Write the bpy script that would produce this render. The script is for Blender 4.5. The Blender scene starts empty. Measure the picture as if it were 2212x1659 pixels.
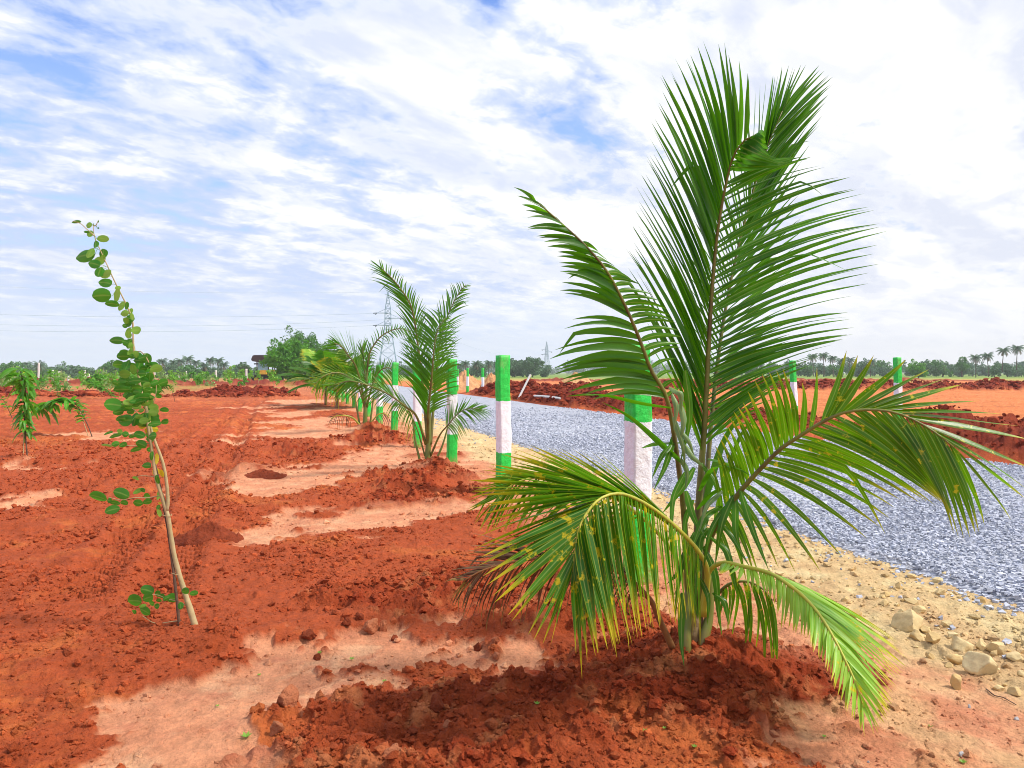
import bpy, math, random
import numpy as np
from mathutils import Vector
random.seed(7); RNG = np.random.default_rng(7)
S = bpy.context.scene
COL = S.collection
R = math.radians
# ------------------------------------------------------------------ camera, sky, sun, exposure
F, CX, HY, CAMH = 1640.0, 1106.0, 805.0, 1.40      # focal length / centre / horizon in a 2212 px wide frame
cam = bpy.data.cameras.new('camera'); camo = bpy.data.objects.new('camera', cam); COL.objects.link(camo)
cam.sensor_width = 36; cam.lens = 36 * F / 2212; cam.shift_y = -(829.5 - HY) / 2212
cam.clip_start = 0.05; cam.clip_end = 9000
camo.location = (0, 0, CAMH); camo.rotation_euler = (R(90), 0, 0)
S.camera = camo
S.render.resolution_x = 1024; S.render.resolution_y = 768
S.view_settings.view_transform = 'Standard'; S.view_settings.look = 'None'
S.view_settings.exposure = 0.55; S.view_settings.gamma = 1
S.cycles.filter_width = 0.95
SUN_EL, SUN_AZ = 52, 100         # azimuth clockwise from the view direction (+Y)
W = bpy.data.worlds.new('World'); S.world = W; W.use_nodes = True
def world_nodes():
    nt = W.node_tree; N = nt.nodes; L = nt.links; N.clear()
    def nd(t, **k):
        n = N.new(t)
        for a, b in k.items(): setattr(n, a, b)
        return n
    def m(op, a, b=None, c=None, clamp=False):
        n = nd('ShaderNodeMath', operation=op, use_clamp=clamp)
        for i, v in enumerate((a, b, c)):
            if v is None: continue
            if isinstance(v, (int, float)): n.inputs[i].default_value = v
            else: L.new(v, n.inputs[i])
        return n.outputs[0]
    def ss(x, lo, hi):
        n = nd('ShaderNodeMapRange', interpolation_type='SMOOTHSTEP'); L.new(x, n.inputs[0])
        n.inputs[1].default_value = lo; n.inputs[2].default_value = hi; return n.outputs[0]
    sky = nd('ShaderNodeTexSky', sky_type='NISHITA'); sky.sun_disc = False
    sky.sun_elevation = R(SUN_EL); sky.sun_rotation = R(SUN_AZ); sky.air_density = 1.0; sky.dust_density = 0.6; sky.ozone_density = 2.0
    tc = nd('ShaderNodeTexCoord'); sp = nd('ShaderNodeSeparateXYZ'); L.new(tc.outputs['Generated'], sp.inputs[0])
    x, y, z = sp.outputs
    zz = m('ADD', m('MAXIMUM', z, 0.0), 0.17)
    px = m('DIVIDE', x, zz); py = m('DIVIDE', y, zz)
    # rows of cloud run towards the right horizon
    a = R(46)
    al = m('ADD', m('MULTIPLY', px, math.cos(a)), m('MULTIPLY', py, math.sin(a)))
    ac = m('SUBTRACT', m('MULTIPLY', py, math.cos(a)), m('MULTIPLY', px, math.sin(a)))
    def field(sa, sc, off, scale, det, rough, dist):
        cb = nd('ShaderNodeCombineXYZ'); L.new(m('MULTIPLY', al, sa), cb.inputs[0]); L.new(m('MULTIPLY', ac, sc), cb.inputs[1]); cb.inputs[2].default_value = off
        n = nd('ShaderNodeTexNoise'); n.inputs['Scale'].default_value = scale; n.inputs['Detail'].default_value = det
        n.inputs['Roughness'].default_value = rough; n.inputs['Distortion'].default_value = dist
        L.new(cb.outputs[0], n.inputs['Vector']); return n.outputs[0]
    big = field(0.45, 1.0, 3.7, 1.0, 3, 0.5, 0.1)
    row = field(0.68, 1.25, 8.3, 3.6, 6, 0.52, 0.35)
    fine = field(0.95, 1.15, 2.1, 11.0, 6, 0.6, 0.3)
    d = m('ADD', m('ADD', m('MULTIPLY', big, 0.26), m('MULTIPLY', row, 0.46)), m('ADD', m('MULTIPLY', fine, 0.22), 0.162))
    d = m('ADD', d, m('MULTIPLY', x, 0.07))
    hz = ss(z, 0.26, 0.0)
    # gaps in the deck, as directions in the sky
    for gx_, gy_, rad, amt in ((-.33,.42,.10,.10),(-.27,.39,.09,.08),(.07,.34,.10,.12),(.13,.28,.08,.08),(-.58,.43,.09,.08),(-.16,.33,.07,.06),(-.06,.305,.07,.07),(-.03,.48,.06,.10),(-.36,.31,.08,.05),(-.62,.22,.16,.05),(-.20,.27,.07,.05),(-.5,.10,.2,.03)):
        vn_ = Vector((gx_, 1, gy_)).normalized(); dn = nd('ShaderNodeVectorMath', operation='DISTANCE'); L.new(tc.outputs['Generated'], dn.inputs[0]); dn.inputs[1].default_value = vn_
        d = m('SUBTRACT', d, m('MULTIPLY', ss(dn.outputs['Value'], rad*1.1, 0.0), amt*0.55))
    d = m('ADD', m('MULTIPLY', m('SUBTRACT', d, 0.61), m('SUBTRACT', 1.0, m('MULTIPLY', hz, 0.75))), 0.61)
    warm = ss(x, -0.05, 0.5)
    def mixc(f, a_, b_):
        n = nd('ShaderNodeMix', data_type='RGBA'); 
        if isinstance(f, (int, float)): n.inputs[0].default_value = f
        else: L.new(f, n.inputs[0])
        for i, v in ((6, a_), (7, b_)):
            if isinstance(v, tuple): n.inputs[i].default_value = v + (1,)
            else: L.new(v, n.inputs[i])
        return n.outputs[2]
    K = 6.9
    blue = nd('ShaderNodeVectorMath', operation='MULTIPLY'); L.new(sky.outputs[0], blue.inputs[0]); blue.inputs[1].default_value = (1.0, 1.22, 1.75)
    c0 = mixc(m('MAXIMUM', m('MULTIPLY', ss(z, 0.5, 0.05), 0.75), m('MULTIPLY', warm, 0.5)), blue.outputs[0], (0.60*K, 0.77*K, 1.03*K))
    c1 = mixc(warm, (0.60*K, 0.72*K, 1.02*K), (0.76*K, 0.83*K, 1.02*K))      # thin cloud over blue
    c2 = mixc(warm, (0.80*K, 0.87*K, 1.02*K), (0.93*K, 0.96*K, 1.03*K))
    white = (1.10*K, 1.10*K, 1.11*K)
    o1 = mixc(ss(d, 0.505, 0.585), c0, c1)
    o2 = mixc(ss(d, 0.555, 0.63), o1, c2)
    wf = ss(m('ADD', d, m('ADD', m('MULTIPLY', warm, 0.045), m('MULTIPLY', m('SUBTRACT', fine, 0.5), 0.10))), 0.59, 0.68)
    out = mixc(wf, o2, white)
    # flat grey undersides
    und = m('MULTIPLY', ss(field(0.6, 1.2, 15.1, 2.6, 7, 0.55, 0.3), 0.46, 0.62), 0.85)
    und = m('MINIMUM', m('ADD', und, m('MULTIPLY', m('MULTIPLY', ss(field(0.8, 1.3, 21.4, 4.2, 7, 0.55, 0.3), 0.47, 0.60), warm), 0.55)), 0.95)
    out = mixc(m('MULTIPLY', und, wf), out, mixc(warm, (0.70*K, 0.78*K, 0.99*K), (0.80*K, 0.845*K, 0.98*K)))
    out = mixc(m('MULTIPLY', ss(z, 0.13, 0.0), 0.85), out, mixc(warm, (0.84*K, 0.95*K, 1.13*K), (1.08*K, 1.09*K, 1.14*K)))
    bg = nd('ShaderNodeBackground'); bg.inputs[1].default_value = 0.10; L.new(out, bg.inputs[0])
    o = nd('ShaderNodeOutputWorld'); L.new(bg.outputs[0], o.inputs[0])
world_nodes()
sl = bpy.data.lights.new('sun', 'SUN'); sl.energy = 3.0; sl.angle = R(7); sl.color = (1, 0.95, 0.86)
so = bpy.data.objects.new('sun', sl); COL.objects.link(so)
sd = Vector((math.sin(R(SUN_AZ))*math.cos(R(SUN_EL)), math.cos(R(SUN_AZ))*math.cos(R(SUN_EL)), math.sin(R(SUN_EL))))
so.rotation_euler = sd.to_track_quat('Z', 'Y').to_euler(); so.location = (0, 0, 50)

# ------------------------------------------------------------------ helpers
def at(x, y, d):      # point seen at (x, y) in the 2212 px frame, d metres ahead
    return np.array([(x - CX) / F * d, d, CAMH - (y - HY) / F * d])
def gd(x, y):         # ground point under that pixel (flat ground)
    d = CAMH * F / (y - HY); return ((x - CX) / F * d, d)
def tag(o, label=None, cat=None, group=None, kind=None):
    if label: o['label'] = label
    if cat: o['category'] = cat
    if group: o['group'] = group
    if kind: o['kind'] = kind
    return o
def empty(name, loc, rz=0, **k):
    o = bpy.data.objects.new(name, None); o.empty_display_size = 0.1; COL.objects.link(o)
    o.location = loc; o.rotation_euler = (0, 0, rz); return tag(o, **k)
def mesh(name, V, Fa, mat, parent=None, smooth=False, uv=None, col=None, colname='soil', origin=None):
    """V (n,3), Fa (m,k) array or list of arrays with the same k; parent: an Empty with location only"""
    V = np.asarray(V, dtype=np.float32).reshape(-1, 3).copy()
    if parent is not None:
        off = Vector((0, 0, 0)); p = parent
        while p is not None: off = off + p.location; p = p.parent
        V -= np.array(off, dtype=np.float32)
    elif origin is not None: V -= np.array(origin, dtype=np.float32)
    groups = Fa if isinstance(Fa, list) else [Fa]
    groups = [np.asarray(g, dtype=np.int32) for g in groups if len(g)]
    me = bpy.data.meshes.new(name); me.vertices.add(len(V)); me.vertices.foreach_set('co', V.ravel())
    tot = np.concatenate([np.full(len(g), g.shape[1], dtype=np.int32) for g in groups])
    li = np.concatenate([g.ravel() for g in groups])
    me.loops.add(len(li)); me.loops.foreach_set('vertex_index', li)
    me.polygons.add(len(tot)); st = np.concatenate([[0], np.cumsum(tot)[:-1]]).astype(np.int32)
    me.polygons.foreach_set('loop_start', st); me.polygons.foreach_set('loop_total', tot)
    if smooth: me.polygons.foreach_set('use_smooth', np.ones(len(tot), dtype=bool))
    else: me.polygons.foreach_set('use_smooth', np.zeros(len(tot), dtype=bool))
    me.update(calc_edges=True)
    if uv is not None:
        l = me.uv_layers.new(name='UVMap'); l.data.foreach_set('uv', np.asarray(uv, dtype=np.float32)[li].ravel())
    if col is not None:
        c = me.attributes.new(colname, 'FLOAT_COLOR', 'POINT'); cc = np.ones((len(V), 4), dtype=np.float32); cc[:, :col.shape[1]] = col
        c.data.foreach_set('color', cc.ravel())
    if mat: me.materials.append(mat)
    o = bpy.data.objects.new(name, me); COL.objects.link(o)
    if parent is not None: o.parent = parent
    elif origin is not None: o.location = origin
    return o
def cat(parts):       # join (V, F, [uv]) pieces with the same face size
    V = []; Fs = []; U = []; n = 0
    for p in parts:
        V.append(p[0]); Fs.append(np.asarray(p[1]) + n); n += len(p[0])
        if len(p) > 2: U.append(p[2])
    return np.concatenate(V), np.concatenate(Fs), (np.concatenate(U) if U else None)
# gradient noise
def _h(ix, iy, seed):
    n = (ix.astype(np.int64) * 374761393 + iy.astype(np.int64) * 668265263 + seed * 2147483647) & 0xffffffff
    n = ((n ^ (n >> 13)) * 1274126177) & 0xffffffff
    n = (n ^ (n >> 16)) & 0xffffffff
    return n.astype(np.float64) / 4294967296.0
def vn(x, y, seed=0):
    x = np.asarray(x, float); y = np.asarray(y, float)
    ix = np.floor(x); iy = np.floor(y); fx = x - ix; fy = y - iy
    u = fx*fx*fx*(fx*(fx*6-15)+10); v = fy*fy*fy*(fy*(fy*6-15)+10)
    def g(dx, dy):
        a = _h(ix+dx, iy+dy, seed) * 2*math.pi
        return np.cos(a)*(fx-dx) + np.sin(a)*(fy-dy)
    return ((g(0,0)*(1-u)+g(1,0)*u)*(1-v) + (g(0,1)*(1-u)+g(1,1)*u)*v) * 1.5
def fbm(x, y, oc=4, seed=0, rough=0.5, lac=2.03):
    s = 0; a = 1; t = 0
    for i in range(oc):
        s = s + a*vn(x, y, seed+i*17); t += a; a *= rough; x = x*lac+3.1; y = y*lac+1.7
    return s/t
def sst(x, a, b):
    t = np.clip((x-a)/(b-a), 0, 1); return t*t*(3-2*t)
def lerp(a, b, t): return a + (b-a)*t
# ------------------------------------------------------------------ ground shape and soil map
def U(x, y): return 0.962*x + 0.274*y
def Vv(x, y): return -0.274*x + 0.962*y
def poly_sd(x, y, P):
    P = np.array(P); n = len(P); d = np.full(x.shape, 1e9); ins = np.zeros(x.shape, bool)
    for i in range(n):
        a = P[i]; b = P[(i+1) % n]; e = b-a; wx = x-a[0]; wy = y-a[1]
        t = np.clip((wx*e[0]+wy*e[1])/(e@e+1e-12), 0, 1)
        d = np.minimum(d, (wx-e[0]*t)**2+(wy-e[1]*t)**2)
        c = ((a[1] > y) != (b[1] > y))
        ins ^= c & (x < (b[0]-a[0])*(y-a[1])/((b[1]-a[1]) if abs(b[1]-a[1]) > 1e-12 else 1e-12)+a[0])
    return np.sqrt(d)*np.where(ins, 1, -1)      # positive inside
def pmask(x, y, D, soft, seed=3, warp=1.0):
    P = [gd(*p) for p in D]; sc = np.mean([p[1] for p in P])*0.05
    m = np.zeros(x.shape)
    c = np.mean(P, 0); r = max(math.hypot(p[0]-c[0], p[1]-c[1]) for p in P) + sc*4
    k = np.hypot(x-c[0], y-c[1]) < r
    if k.any():
        xx = x[k]; yy = y[k]
        s = poly_sd(xx, yy, P) + warp*sc*2.2*fbm(xx/sc/2.2, yy/sc/2.2, 4, seed, 0.6)
        m[k] = sst(s, -soft*sc, soft*sc)
    return m
PALE = [
 [(215,1720),(225,1600),(270,1520),(370,1470),(500,1432),(620,1392),(740,1368),(860,1350),(930,1350),(940,1395),(900,1440),(800,1468),(700,1500),(625,1540),(600,1600),(590,1720)],
 [(900,1420),(1060,1385),(1200,1430),(1190,1500),(1050,1480)],
 [(490,1140),(640,1108),(860,1090),(1110,1068),(1100,1090),(960,1115),(800,1140),(620,1152),(540,1158)],
 [(470,1070),(500,1030),(640,1008),(790,965),(880,960),(1040,960),(1060,1005),(960,1010),(860,1022),(700,1042),(560,1075)],
 [(500,1020),(520,1010),(600,1015),(560,1035)],
 [(525,950),(560,920),(640,922),(800,928),(780,950),(650,952),(560,962)],
 [(590,912),(690,903),(760,905),(740,913),(640,918)],
 [(585,893),(600,880),(760,878),(740,888),(640,896)],
 [(590,868),(700,862),(720,868),(600,874)],
 [(1620,1340),(1720,1320),(1830,1370),(1900,1440),(1800,1440),(1700,1400)],
 [(1700,1700),(1640,1600),(1790,1540),(1900,1470),(1960,1430),(1960,1390),(2030,1390),(2120,1450),(2400,1500),(2500,1700)],
 [(-200,1090),(60,1068),(70,1075),(0,1100)],
 [(10,1000),(60,990),(130,1000),(60,1012)],
 [(150,940),(220,932),(260,945),(180,950)],
]
FRESH = [
 [(590,1590),(640,1530),(740,1490),(900,1480),(1010,1500),(1200,1470),(1330,1400),(1500,1380),(1660,1395),(1800,1430),(1870,1480),(1830,1540),(1640,1560),(1500,1580),(1330,1580),(1200,1600),(1120,1700),(560,1700)],
 [(950,1240),(1100,1290),(1400,1320),(1420,1400),(1200,1400),(1000,1350),(800,1330),(740,1290),(860,1260)],
 [(830,1045),(900,1018),(980,1012),(1050,1040),(1010,1065),(900,1080),(830,1060)],
 [(700,975),(760,940),(830,935),(880,950),(840,965)],
 [(520,1020),(560,1012),(610,1020),(590,1032),(540,1034)],
 [(880,975),(920,968),(960,975),(940,985)],
]
def ridge(u, v, u0, w, h, seed):
    c = u0 + 0.5*vn(v*0.11, 0*v+seed, seed)
    return h*np.clip(1-((u-c)/(w*1.2))**2, 0, None)**1.5*(0.75+0.5*vn(v*0.35, u*0.35, seed+1)+0.25*vn(v*1.3, u*1.3, seed+2))
PX, PY = (1502-CX)/F*3.5, 3.5
def ground(x, y, detail=True):
    x = np.asarray(x, float); y = np.asarray(y, float); u = U(x, y); v = Vv(x, y); r = np.hypot(x, y)
    road = sst(u, 3.9, 4.4)*(1-sst(u, 10.1, 10.6))*(y > 0)*(1-sst(y, 120, 140))
    pale = np.zeros(x.shape); fresh = np.zeros(x.shape)
    for i, P in enumerate(PALE): pale = np.maximum(pale, pmask(x, y, P, 0.22, 5+i, 1.5))
    for i, P in enumerate(FRESH): fresh = np.maximum(fresh, pmask(x, y, P, 0.5, 45+i, 1.8))
    # sand strip beside the gravel
    sand = sst(u + 0.35*fbm(x*1.3, y*1.3, 4, 9), 2.75, 3.15)*(1-sst(u, 4.3, 4.6))*(1-0.5*sst(y, 15, 40))
    pale = np.maximum(pale, 0.75*sst(u+0.3*fbm(x, y, 3, 77), 1.9, 2.4)*(1-sand)*(u < 3.3)*(r < 60))
    fresh = fresh*(1-sand)
    h = 0.03*vn(x*0.35, y*0.35, 1)*sst(r, 1, 6) + 0.06*vn(x*0.05, y*0.05, 2)*sst(r, 20, 60)
    h = h*(1-road)
    # the mound round the big palm, the ring and ridges round it
    dp0 = np.hypot(x-PX, y-PY); dp = dp0
    h = h + 0.13*np.exp(-(dp/0.34)**2)
    ang = np.arctan2(y-PY, x-PX)
    dq = dp+.22*fbm(x*2.6, y*2.6, 4, 33, .6); h = h + 0.045*np.exp(-((dq-0.92)/0.15)**2)*(0.6+1.2*vn(x*1.7, y*1.7, 31))
    h = h + 0.07*fresh*(0.5+0.8*fbm(x*2.2, y*2.2, 3, 21)) - 0.02*pale
    for (cx, cy, ht, wd) in ((922,1018,0.16,0.45),(788,932,0.14,0.6),(1160,1290,0.05,0.4),(420,1385,0.03,0.3),(560,1022,0.10,0.45),(58,997,0.08,0.6)):
        gx, gy = gd(cx, cy); h = h + ht*np.exp(-(((x-gx)/wd)**2+((y-gy)/(wd*0.8))**2))
    # cross bunds between the planting beds
    for (a, b, ht, w) in (((600,1090),(1010,1040),0.07,0.28),((560,975),(860,950),0.08,0.4),((560,905),(740,890),0.08,0.5),((300,1280),(330,1160),-0.03,0.13),((430,1080),(545,880),-0.05,0.25),((560,1100),(640,900),-0.03,0.3),((480,1400),(780,1330),0.03,0.12),((560,1560),(800,1470),0.04,0.12)):
        A = np.array(gd(*a)); B = np.array(gd(*b)); e = B-A
        t = np.clip(((x-A[0])*e[0]+(y-A[1])*e[1])/(e@e), 0, 1)
        dd = np.hypot(x-A[0]-e[0]*t, y-A[1]-e[1]*t); h = h + ht*np.exp(-(dd/w)**2)*(0.8+0.5*vn(x*2, y*2, 61))
    # windrows of dug soil
    hr = ridge(u, v, 12.0, 1.45, 0.80, 51)*(1-0.68*sst(v, 11, 14)*(1-sst(v, 19, 26)))*sst(v, 1, 5)*(1-sst(v, 46, 52))
    hf = ridge(y-62+0.1*(x-20), x, 0, 2.6, 0.75, 53)*sst(x, 8, 13)
    hf2 = ridge(y-118, x, 0, 3, 0.6, 57)*sst(x, 0, 5)*(1-sst(x, 60, 80))
    hl = ridge(y-44-0.05*x, x, 0, 2.1, 0.55, 54)*(1-sst(x, -13, -11))*np.clip(0.35+1.6*vn(x*0.16, 0*x, 58), 0, 1.2)
    hl2 = ridge(y-80, x, 0, 3, 0.8, 56)*(1-sst(x, -22, -18))
    big = hr+hf+hf2+hl+hl2
    win = sst(big, 0.03, 0.2); fresh = np.maximum(fresh, win)
    h = h + big
    if detail:
        fade = 1-sst(r, 60, 130)
        til = (1-0.82*pale)*(1-0.75*sand)*(1-road)*fade
        n1 = fbm(x*7, y*7, 4, 101, 0.6); n2 = fbm(x*26, y*26, 4, 107, 0.65)
        bill = np.abs(fbm(x*5.5, y*5.5, 4, 121, 0.6))
        amp = 1+1.2*fresh
        n3 = fbm(x*2.6, y*2.6, 4, 113, 0.6); cr = np.abs(fbm(x*3.3+.3*n1, y*3.3, 5, 117, 0.62))
        far_ = sst(r, 5, 14); n2 = n2*(1-win); n1 = n1*(1-.6*win)
        h = h + til*amp*((0.022+.03*far_)*n1 + (0.024+.02*far_)*(0.3-bill) + 0.009*n2*(r < 14) + (.02+.05*far_)*n3 + .03*fresh*(.25-cr))
        h = h + win*(0.20*fbm(x*1.5, y*1.5, 3, 131, 0.6)+.16*(.3-np.abs(fbm(x*1.9, y*1.9, 3, 135, .55))))*(r < 130)
        h = h + (0.004*n2*(r < 14)+.014*fbm(x*3.5, y*3.5, 4, 139, .6)+.006*(.3-np.abs(fbm(x*10, y*10, 4, 137, .6))))*pale*fade + 0.022*sand*(1-road)*fbm(x*9, y*9, 4, 141, 0.6)
        ck = np.abs(fbm(x*3.1+5, y*3.1, 3, 171, .55)); h = h - .010*pale*(r < 9)*(1-sst(ck, .004, .014))*sst(fbm(x*.9, y*.9, 2, 173), -.05, .1)
        # tyre tracks with lug prints
        for tk in (((335,1300),(420,1120),(490,1000),(545,880),(585,850)),((150,1300),(330,1100),(440,960),(520,870)),((-100,1120),(150,1065),(330,985),(430,915))):
            for A_, B_ in zip(tk[:-1], tk[1:]):
                A = np.array(gd(*A_)); B = np.array(gd(*B_)); e = B-A; le = math.hypot(*e); t = ((x-A[0])*e[0]+(y-A[1])*e[1])/(le*le); q = (t > 0) & (t <= 1)
                s_ = ((x-A[0])*e[1]-(y-A[1])*e[0])/le; ins = np.exp(-(s_/.17)**4)*q
                h = h + ins*(-.030+.022*np.sign(np.sin((t*le+np.abs(s_)*.9)*2*math.pi/.16))*(r < 25)) + .022*q*np.exp(-((np.abs(s_)-.24)/.07)**2)
        # broad machine streaks along the field
        h = h + til*(1-fresh)*0.02*vn(v*0.6+0.3*n1, u*0.25, 151)*(u < 1)
    return h, dict(pale=pale, fresh=fresh, sand=sand, road=road, u=u, v=v, r=r, win=win)
def gz(x, y): return float(ground(np.array([x]), np.array([y]), True)[0][0])
def hit(x, y, d0=3.0, d1=120.0):      # where the sight line through (x, y) meets the ground
    d = np.geomspace(d0, d1, 1500); P = np.stack([(x-CX)/F*d, d, CAMH-(y-HY)/F*d], 1); h = ground(P[:, 0], P[:, 1])[0]; k = np.argmax(P[:, 2] <= h)
    return np.array([P[k, 0], P[k, 1], h[k]])
def rgb(*c): return np.array(c, float)
C_TIL, C_FRESH, C_PALE, C_SAND, C_FIELD = rgb(.42,.082,.027), rgb(.30,.044,.013), rgb(.71,.31,.165), rgb(.70,.51,.26), rgb(.66,.215,.075)
def soil_color(x, y, m):
    r = m['r']; u = m['u']; n = x.shape
    def mx(c, d, t): return c*(1-t[:, None]) + d*t[:, None]
    c = np.tile(C_TIL, (n[0], 1))
    big = fbm(x*0.25, y*0.25, 3, 201); med = fbm(x*2.3, y*2.3, 4, 203, 0.6)
    c = mx(c, rgb(.55,.145,.040), sst(med+big, 0.0, 0.5)*0.8)
    c = mx(c, rgb(.33,.058,.015), sst(-med, 0.08, 0.45)*0.7)
    # beyond the near field
    c = mx(c, C_FIELD, sst(U(x, y), 10.4, 11.5)*0.85)
    c = mx(c, rgb(.55,.19,.085), sst(y, 30, 55)*(u < 10)*0.7)
    st_ = fbm(x*.22, y*1.1, 5, 271, .6); c = mx(c, c*.72, sst(st_, .05, .35)*sst(r, 10, 22)*.8); c = mx(c, np.minimum(c*1.2, .9), sst(-st_, .05, .35)*sst(r, 10, 22)*.6)
    c = mx(c, C_PALE, m['pale']*np.clip(0.9+0.5*med, 0.3, 1))
    c = mx(c, rgb(.77,.41,.23), m['pale']*sst(fbm(x*3.1, y*3.1, 4, 213, .6), 0.0, 0.35)*0.8)
    c = mx(c, rgb(.60,.22,.12), m['pale']*sst(fbm(x*4.7, y*4.7, 5, 217, .65), 0.05, 0.35)*0.7)
    c = mx(c, C_FRESH, m['fresh']*np.clip(0.72+1.3*med, 0.15, 1))
    c = mx(c, rgb(.52,.17,.065), m['fresh']*(1-m['win'])*sst(fbm(x*4.3, y*4.3, 4, 219, .6), .08, .35)*.8)
    c = mx(c, rgb(.215,.030,.014), m['win']*np.clip(.9+.5*med, .5, 1))
    c = mx(c, C_SAND, m['sand']*np.clip(0.9+0.4*med, 0.5, 1))
    c = mx(c, rgb(.78,.62,.34), m['sand']*sst(med, 0.05, 0.4)*0.6)
    # pale right foreground beside the strip
    k = (1-m['sand'])*sst(U(x, y), 1.5, 2.3)*(r < 5)*sst(fbm(x*2, y*2, 4, 231), -0.1, 0.3)
    c = mx(c, rgb(.74,.44,.22), k*(1-m['fresh'])*0.8)
    # grass belts far off
    gn = fbm(x*0.06, y*0.12, 4, 241, 0.6)
    gr = sst(y+50*gn, 118, 150)*(u > 10)
    c = mx(c, rgb(.33,.36,.09), gr*0.85*(1-m['win'])); c = mx(c, rgb(.15,.26,.045), sst(y+70*gn, 165, 210)*0.85)
    gl = sst(y+18*fbm(x*0.2, y*0.2, 4, 251), 48, 60)*(u < 0)*(1-m['win'])*sst(fbm(x*0.3, y*0.3, 3, 261), -0.05, 0.1)
    c = mx(c, rgb(.22,.30,.06), gl*0.6)
    return np.clip(c, 0.005, 1)
# ------------------------------------------------------------------ materials
def newmat(name):
    m = bpy.data.materials.new(name); m.use_nodes = True; nt = m.node_tree; nt.nodes.clear()
    o = nt.nodes.new('ShaderNodeOutputMaterial'); b = nt.nodes.new('ShaderNodeBsdfPrincipled'); nt.links.new(b.outputs[0], o.inputs[0])
    return m, nt, b, o
class NB:
    def __init__(s, nt): s.nt = nt
    def nd(s, t, **k):
        n = s.nt.nodes.new(t)
        for a, b in k.items(): setattr(n, a, b)
        return n
    def set(s, n, i, v):
        if v is None: return
        if isinstance(v, bpy.types.NodeSocket): s.nt.links.new(v, n.inputs[i])
        elif isinstance(v, tuple) and len(v) == 3 and n.inputs[i].type == 'RGBA': n.inputs[i].default_value = v+(1,)
        else: n.inputs[i].default_value = v
    def m(s, op, a, b=None, c=None, clamp=False):
        n = s.nd('ShaderNodeMath', operation=op, use_clamp=clamp)
        for i, v in enumerate((a, b, c)): s.set(n, i, v)
        return n.outputs[0]
    def mix(s, f, a, b):
        n = s.nd('ShaderNodeMix', data_type='RGBA'); s.set(n, 0, f); s.set(n, 6, a); s.set(n, 7, b); return n.outputs[2]
    def ss(s, x, lo, hi):
        n = s.nd('ShaderNodeMapRange', interpolation_type='SMOOTHSTEP'); s.set(n, 0, x); n.inputs[1].default_value = lo; n.inputs[2].default_value = hi; return n.outputs[0]
    def noise(s, vec, scale, det=4, rough=0.55, dist=0):
        n = s.nd('ShaderNodeTexNoise'); s.set(n, 'Vector', vec); n.inputs['Scale'].default_value = scale; n.inputs['Detail'].default_value = det
        n.inputs['Roughness'].default_value = rough; n.inputs['Distortion'].default_value = dist; return n.outputs[0]
    def bump(s, h, strength, dist, normal=None):
        n = s.nd('ShaderNodeBump'); n.inputs['Strength'].default_value = strength; n.inputs['Distance'].default_value = dist
        s.set(n, 'Height', h)
        if normal is not None: s.set(n, 'Normal', normal)
        return n.outputs[0]
    def pos(s): return s.nd('ShaderNodeNewGeometry').outputs['Position']
    def obj(s): return s.nd('ShaderNodeTexCoord').outputs['Object']
def soil_mat():
    m, nt, b, o = newmat('soil'); n = NB(nt)
    a = n.nd('ShaderNodeAttribute', attribute_name='soil').outputs['Color']; p = n.pos()
    f1 = n.noise(p, 38, 6, 0.65); f2 = n.noise(p, 9, 5, 0.6)
    k = n.m('ADD', n.m('MULTIPLY', f1, 0.55), n.m('MULTIPLY', f2, 0.45))
    v = n.nd('ShaderNodeMapRange'); n.set(v, 0, k); v.inputs[1].default_value = 0.3; v.inputs[2].default_value = 0.7; v.inputs[3].default_value = 0.68; v.inputs[4].default_value = 1.28
    vm = n.nd('ShaderNodeVectorMath', operation='SCALE'); n.set(vm, 0, a); n.set(vm, 'Scale', v.outputs[0])
    n.set(b, 'Base Color', vm.outputs[0]); b.inputs['Roughness'].default_value = 0.95; b.inputs['Specular IOR Level'].default_value = 0.15
    bn = n.bump(n.m('ADD', n.noise(p, 60, 6, 0.7), n.m('MULTIPLY', f2, 2.2)), 1.0, 0.022)
    n.set(b, 'Normal', bn); return m
def gravel_mat():
    m, nt, b, o = newmat('gravel'); n = NB(nt); p = n.pos()
    vo = n.nd('ShaderNodeTexVoronoi'); n.set(vo, 'Vector', p); vo.inputs['Scale'].default_value = 32
    v2 = n.nd('ShaderNodeTexVoronoi'); n.set(v2, 'Vector', p); v2.inputs['Scale'].default_value = 9
    sp = n.nd('ShaderNodeSeparateColor'); n.set(sp, 0, vo.outputs['Color'])
    c = n.mix(sp.outputs[0], (.22,.235,.285), (.56,.58,.67))
    sp2 = n.nd('ShaderNodeSeparateColor'); n.set(sp2, 0, v2.outputs['Color'])
    c = n.mix(n.m('MULTIPLY', n.m('GREATER_THAN', sp2.outputs[1], 0.8), 0.35), c, (.13,.14,.17))
    c = n.mix(n.ss(n.noise(p, 0.7, 4, 0.6), 0.35, 0.7), c, n.mix(0.35, c, (.48,.47,.53)))
    n.set(b, 'Base Color', c); b.inputs['Roughness'].default_value = 0.85
    h = n.m('ADD', n.m('MULTIPLY', sp.outputs[1], 0.7), n.m('SUBTRACT', 1.0, vo.outputs['Distance']))
    n.set(b, 'Normal', n.bump(h, 0.9, 0.02)); return m
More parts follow.
